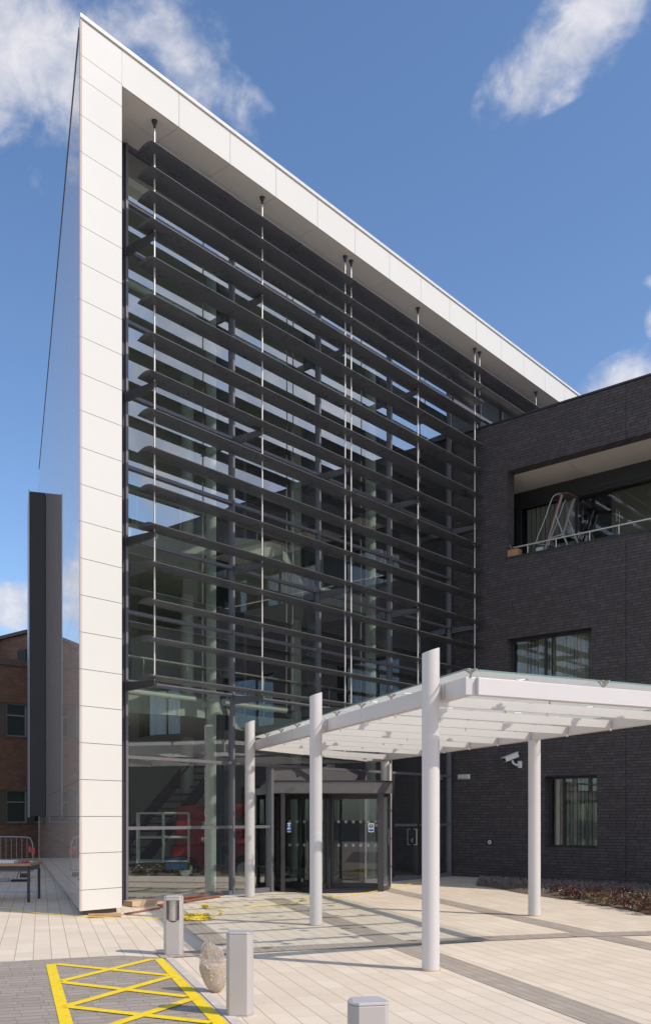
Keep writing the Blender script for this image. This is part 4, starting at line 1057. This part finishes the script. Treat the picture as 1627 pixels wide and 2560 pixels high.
# ---------------------------------------------------------------- workbench, barrier and litter in the shade of the side wall
tb = G(71, 2257)
wt = thing('work_table', 'steel legged work table with a brown wooden top at the left edge', 'table', (tb.x, tb.y, 0), R(3))
bm = BM(); box(bm, -2.2, 0.05, -0.05, 0.85, 0.69, 0.73); obj('table_top', bm, WOODP, wt, bevel=0.004)
bm = BM(); box(bm, -2.15, 0.0, -0.01, 0.02, 0.60, 0.688); box(bm, -0.02, 0.01, 0.02, 0.8, 0.60, 0.688); obj('apron', bm, DARKMETAL, wt)
for x, y in ((0, 0), (0, 0.78), (-2.1, 0), (-2.1, 0.78)):
    bm = BM(); box(bm, x - 0.022, x + 0.022, y - 0.022, y + 0.022, 0, 0.598); obj('leg', bm, DARKMETAL, wt)
tp = Vector((tb.x, tb.y, 0.732))
o = thing('picture_frame', 'pale flat tray of offcuts lying at the left end of the table top', 'tray', tp + Vector((-0.62, 0.3, 0)), R(6))
bm = BM(); box(bm, -0.5, 0.28, -0.2, -0.16, 0, 0.05); box(bm, -0.5, 0.28, 0.16, 0.2, 0, 0.05); box(bm, 0.24, 0.28, -0.159, 0.159, 0, 0.05); obj('rim', bm, SHEETW, o)
bm = BM(); box(bm, -0.5, 0.235, -0.159, 0.159, 0.0, 0.015); obj('base', bm, PANELEDGE, o)
o.name = 'offcut_tray'
o = thing('pliers', 'red handled pliers left on the table near its right end', 'tool', tp + Vector((-0.14, 0.42, 0)), R(10))
bm = BM(); tube(bm, [(-0.12, 0.03, 0.012), (-0.03, 0.03, 0.014), (0.03, 0.0, 0.016)], 0.013); tube(bm, [(-0.12, -0.04, 0.012), (-0.03, -0.03, 0.014), (0.03, 0.0, 0.016)], 0.013); obj('grips', bm, REDP, o)
bm = BM(); tube(bm, [(0.03, 0, 0.016), (0.10, 0, 0.016)], [0.018, 0.008]); obj('jaws', bm, STEEL, o)
o = thing('barrier', 'galvanised steel pedestrian barrier standing by the brick building', 'barrier', (-7.72, 24.6, 0), R(4))
bm = BM()
tube(bm, smooth_pts([Vector(q) for q in ((0, 0, 0.2), (0, 0, 0.8), (-0.05, 0, 1.0), (-0.2, 0, 1.08), (-1.1, 0, 1.09), (-2.0, 0, 1.08), (-2.15, 0, 1.0), (-2.2, 0, 0.8), (-2.2, 0, 0.2), (-2.0, 0, 0.19), (-0.2, 0, 0.19), (0, 0, 0.2))], 6), 0.02, 8); obj('frame', bm, GALV, o, smooth=True)
for i in range(15):
    bm = BM(); x = -0.15 - i * 0.136; tube(bm, [(x, 0, 0.2), (x, 0, 1.07)], 0.008, 6); obj('bar', bm, GALV, o)
for x in (-0.35, -1.85):
    bm = BM(); tube(bm, [(x, -0.25, 0.01), (x, -0.05, 0.2), (x, 0.05, 0.2), (x, 0.25, 0.01)], 0.016, 6); obj('foot', bm, GALV, o)
bm = BM(); box(bm, -0.03, 0.05, -0.03, -0.022, 0.62, 0.80); box(bm, -0.11, -0.05, -0.03, -0.022, 0.68, 0.84); obj('warning_tape', bm, REDP, o)
def lump(name, label, cat, p, x0, x1, y0, y1, h, m_, rot=0, z=0.006):
    bm = BM(); box(bm, x0, x1, y0, y1, 0, h); o = obj(name, bm, m_, None, bevel=0.006); g_ = G(*p); o.location = (g_.x, g_.y, z); o.rotation_euler = (0, 0, R(rot)); tag(o, label, cat)
lump('insulation_board', 'long pale blue board lying flat on the paving under the table', 'board', (96, 2231), -1.5, 0, -0.03, 0.08, 0.03, plain('pale_blue_board', (0.50, 0.58, 0.74), 0.5), 3)
lump('metal_channel', 'short grey metal channel lying behind the table legs', 'offcut', (21, 2206), -0.9, 0, 0, 0.12, 0.08, PANELEDGE, 4)
lump('rubber_mat', 'dark strip of folded sheet next to the grey channel', 'offcut', (24, 2206), 0.02, 0.46, 0, 0.2, 0.05, BLACK, 4)
lump('concrete_block', 'brown grey concrete block on the paving near the barrier foot', 'block', (58, 2195), -0.1, 0.12, 0, 0.2, 0.1, TILE, 0)

# ---------------------------------------------------------------- older red brick building far left (aligned with the white one)
CP = Vector((-12.0, 36.0, 0))
rb_ = thing('old_brick_building', 'older red brown brick building with grey windows behind the white corner', 'building', CP, R(40))
bm = BM(); cx0 = -11.2; ops2 = []
x = -0.57 - 1.09 * 9
while x < 3:
    for z0, z1 in ((1.32, 2.66), (4.66, 6.02)): ops2.append((x, x + 1.088, z0, z1))
    x += 1.09
xs = [cx0, 9.0]; zs = [0.0, 7.45]
ox0, ox1 = ops2[0][0], ops2[-1][1]; xs += [ox0, ox1]; zs += [1.32, 2.66, 4.66, 6.02]
grid_wall(bm, xs, zs, lambda x, z: ox0 < x < ox1 and (1.32 < z < 2.66 or 4.66 < z < 6.02), 0.0, 0.3); obj('wall', bm, BRICKR, rb_)
bm = BM(); box(bm, cx0 - 0.05, 9.0, -0.06, 0.4, 7.452, 7.70); obj('parapet', bm, TILE, rb_)
bm = BM(); box(bm, cx0, 9, 0.4, 12, 7.2, 7.35); obj('roof', bm, TILE, rb_)
for x0, x1, z0, z1 in ops2:
    bm = BM(); box(bm, x0 + 0.002, x0 + 0.268, 0.06, 0.2, z0 + 0.062, z1); box(bm, x0, x0 + 1.09, -0.03, 0.2, z0 - 0.001, z0 + 0.06); obj('pier_panel', bm, OLIVE, rb_)
    f = window(rb_, x0 + 0.27, x1, z0 + 0.062, z1, 0.12, (), 0.055, False, GREYFR)
    bm = BM(); box(bm, x0 + 0.326, x1 - 0.056, 0.11, 0.19, z1 - 0.5, z1 - 0.45); obj('window_transom', bm, GREYFR, f)
    bm = BM(); quad(bm, [(x0 + 0.31, 0.26, z0 + 0.1), (x1 - 0.05, 0.26, z0 + 0.1), (x1 - 0.05, 0.26, z1), (x0 + 0.31, 0.26, z1)]); obj('blind', bm, plain('green_blind', (0.06, 0.10, 0.085), 0.7) if 'green_blind' not in bpy.data.materials else bpy.data.materials['green_blind'], f)
bm = BM(); box(bm, cx0, 9, 0.302, 0.36, 0.0, 7.4); obj('inner_face', bm, BLACK, rb_)
bm = BM(); box(bm, cx0, cx0 + 0.3, 0.302, 12, 0, 7.44); obj('end_wall', bm, BRICKR, rb_)
rinv = (Matrix.Translation(CP) @ Matrix.Rotation(R(40), 4, 'Z')).inverted()
Nn = Vector((-12.12, 38.0, 0)); Ll = Nn + Vector((-0.749, 0.663, 0)) * 3.3; dq = Vector((0.663, 0.749, 0))
corn = [rinv @ q for q in (Nn, Ll, Ll + dq * 8, Nn + dq * 8)]
bm = BM(); prism(bm, [(q.x, q.y) for q in corn], 7.36, 9.1); ub = obj('upper_storey', bm, BRICKR, rb_)
cc_ = sum(corn, Vector()) / 4
bm = BM(); prism(bm, [(q.x + (q.x - cc_.x) * 0.03, q.y + (q.y - cc_.y) * 0.03) for q in corn], 9.102, 9.24); obj('upper_coping', bm, TILE, ub)
bm = BM(); g0, g1 = rinv @ (Nn + Vector((-0.749, 0.663, 0)) * 0.1 - dq * 0.03), rinv @ (Nn + Vector((-0.749, 0.663, 0)) * 0.75 - dq * 0.03)
beam(bm, (g0.x, g0.y, 8.25), (g1.x, g1.y, 8.25), 0.03, 0.45); obj('vent_grille', bm, BLACK, ub)
for wx_, wy_ in ((-13.9, 39.4), (-14.7, 39.0)):
    q = rinv @ Vector((wx_, wy_, 0))
    bm = BM(); box(bm, q.x, q.x + 0.5, q.y, q.y + 0.5, 7.3, 8.95); box(bm, q.x - 0.05, q.x + 0.55, q.y - 0.05, q.y + 0.55, 8.952, 9.1); obj('chimney', bm, BRICKR, rb_)

# ---------------------------------------------------------------- machine standing in the lobby
mw = Vector((-2.7, 23.3, 0.014))
mc = thing('boom_lift', 'red self propelled boom lift parked inside the lobby behind the glass', 'boom lift', mw, R(10))
bm = BM(); box(bm, -1.15, 0.9, -0.5, 0.5, 0.35, 0.9); box(bm, -1.05, -0.25, -0.52, 0.45, 0.902, 1.55)
obj('chassis', bm, RED, mc, bevel=0.04)
bm = BM(); box(bm, -0.2, 0.85, -0.45, 0.4, 0.91, 1.25); obj('counterweight', bm, RED, mc, bevel=0.05)
bm = BM(); beam(bm, (-1.0, 0.0, 1.70), (0.7, 0.1, 1.75), 0.3, 0.34); beam(bm, (0.7, 0.1, 1.3), (-0.6, 0.15, 0.9), 0.2, 0.2); obj('boom', bm, RED, mc, bevel=0.02)
for x, y in ((-0.8, -0.52), (0.6, -0.52), (-0.8, 0.52), (0.6, 0.52)):
    bm = BM(); tube(bm, [(x, y - 0.12, 0.33), (x, y + 0.12, 0.33)], 0.33, 24); wh = obj('wheel', bm, BLACK, mc, smooth=True)
    bm = BM(); tube(bm, [(x, y - 0.13, 0.33), (x, y + 0.13, 0.33)], 0.17, 16); obj('rim', bm, SIGNW, wh, smooth=True)
bm = BM(); box(bm, -0.42, -0.12, -0.527, -0.522, 1.0, 1.10); box(bm, -0.40, -0.26, -0.527, -0.522, 1.36, 1.5); obj('label_plate', bm, SIGNW, mc)
cu = bpy.data.curves.new('txt', 'FONT'); cu.body = '0H'; cu.size = 0.26; cu.extrude = 0.003
to = bpy.data.objects.new('tmp', cu); C.objects.link(to)
dg = bpy.context.evaluated_depsgraph_get(); me = bpy.data.meshes.new_from_object(to.evaluated_get(dg)); bpy.data.objects.remove(to)
me.materials.clear(); me.materials.append(SIGNW); lt = bpy.data.objects.new('lettering', me); C.objects.link(lt); lt.parent = mc; lt.location = (-0.35, -0.165, 1.62); lt.rotation_euler = (R(90), 0, 0)
bk = Vector((-3.58, 20.6, 0.6))
bs = thing('access_platform', 'grey tube access platform basket with a blue tray in front of the red boom lift', 'work platform', bk, R(8))
bm = BM()
for z in (0.0, 0.52, 1.05):
    for a, b in (((-0.55, -0.35), (0.55, -0.35)), ((0.55, -0.35), (0.55, 0.35)), ((0.55, 0.35), (-0.55, 0.35)), ((-0.55, 0.35), (-0.55, -0.35))): tube(bm, [(a[0], a[1], z + 0.05), (b[0], b[1], z + 0.05)], 0.022)
for x in (-0.55, 0.0, 0.55):
    for y in (-0.35, 0.35): tube(bm, [(x, y, 0.02), (x, y, 1.1)], 0.024)
obj('cage', bm, SHEETW, bs)
bm = BM(); box(bm, -0.58, 0.58, -0.38, 0.38, -0.14, 0.02); obj('deck', bm, TILE, bs)
bm = BM(); box(bm, 0.05, 0.5, -0.40, -0.385, -0.12, 0.0); box(bm, -0.05, 0.5, -0.3, 0.1, 0.03, 0.13); obj('blue_tray', bm, BLUE, bs)
bm = BM(); box(bm, -0.3, 0.3, -0.25, 0.25, -0.58, -0.145); obj('support', bm, BLACK, bs)
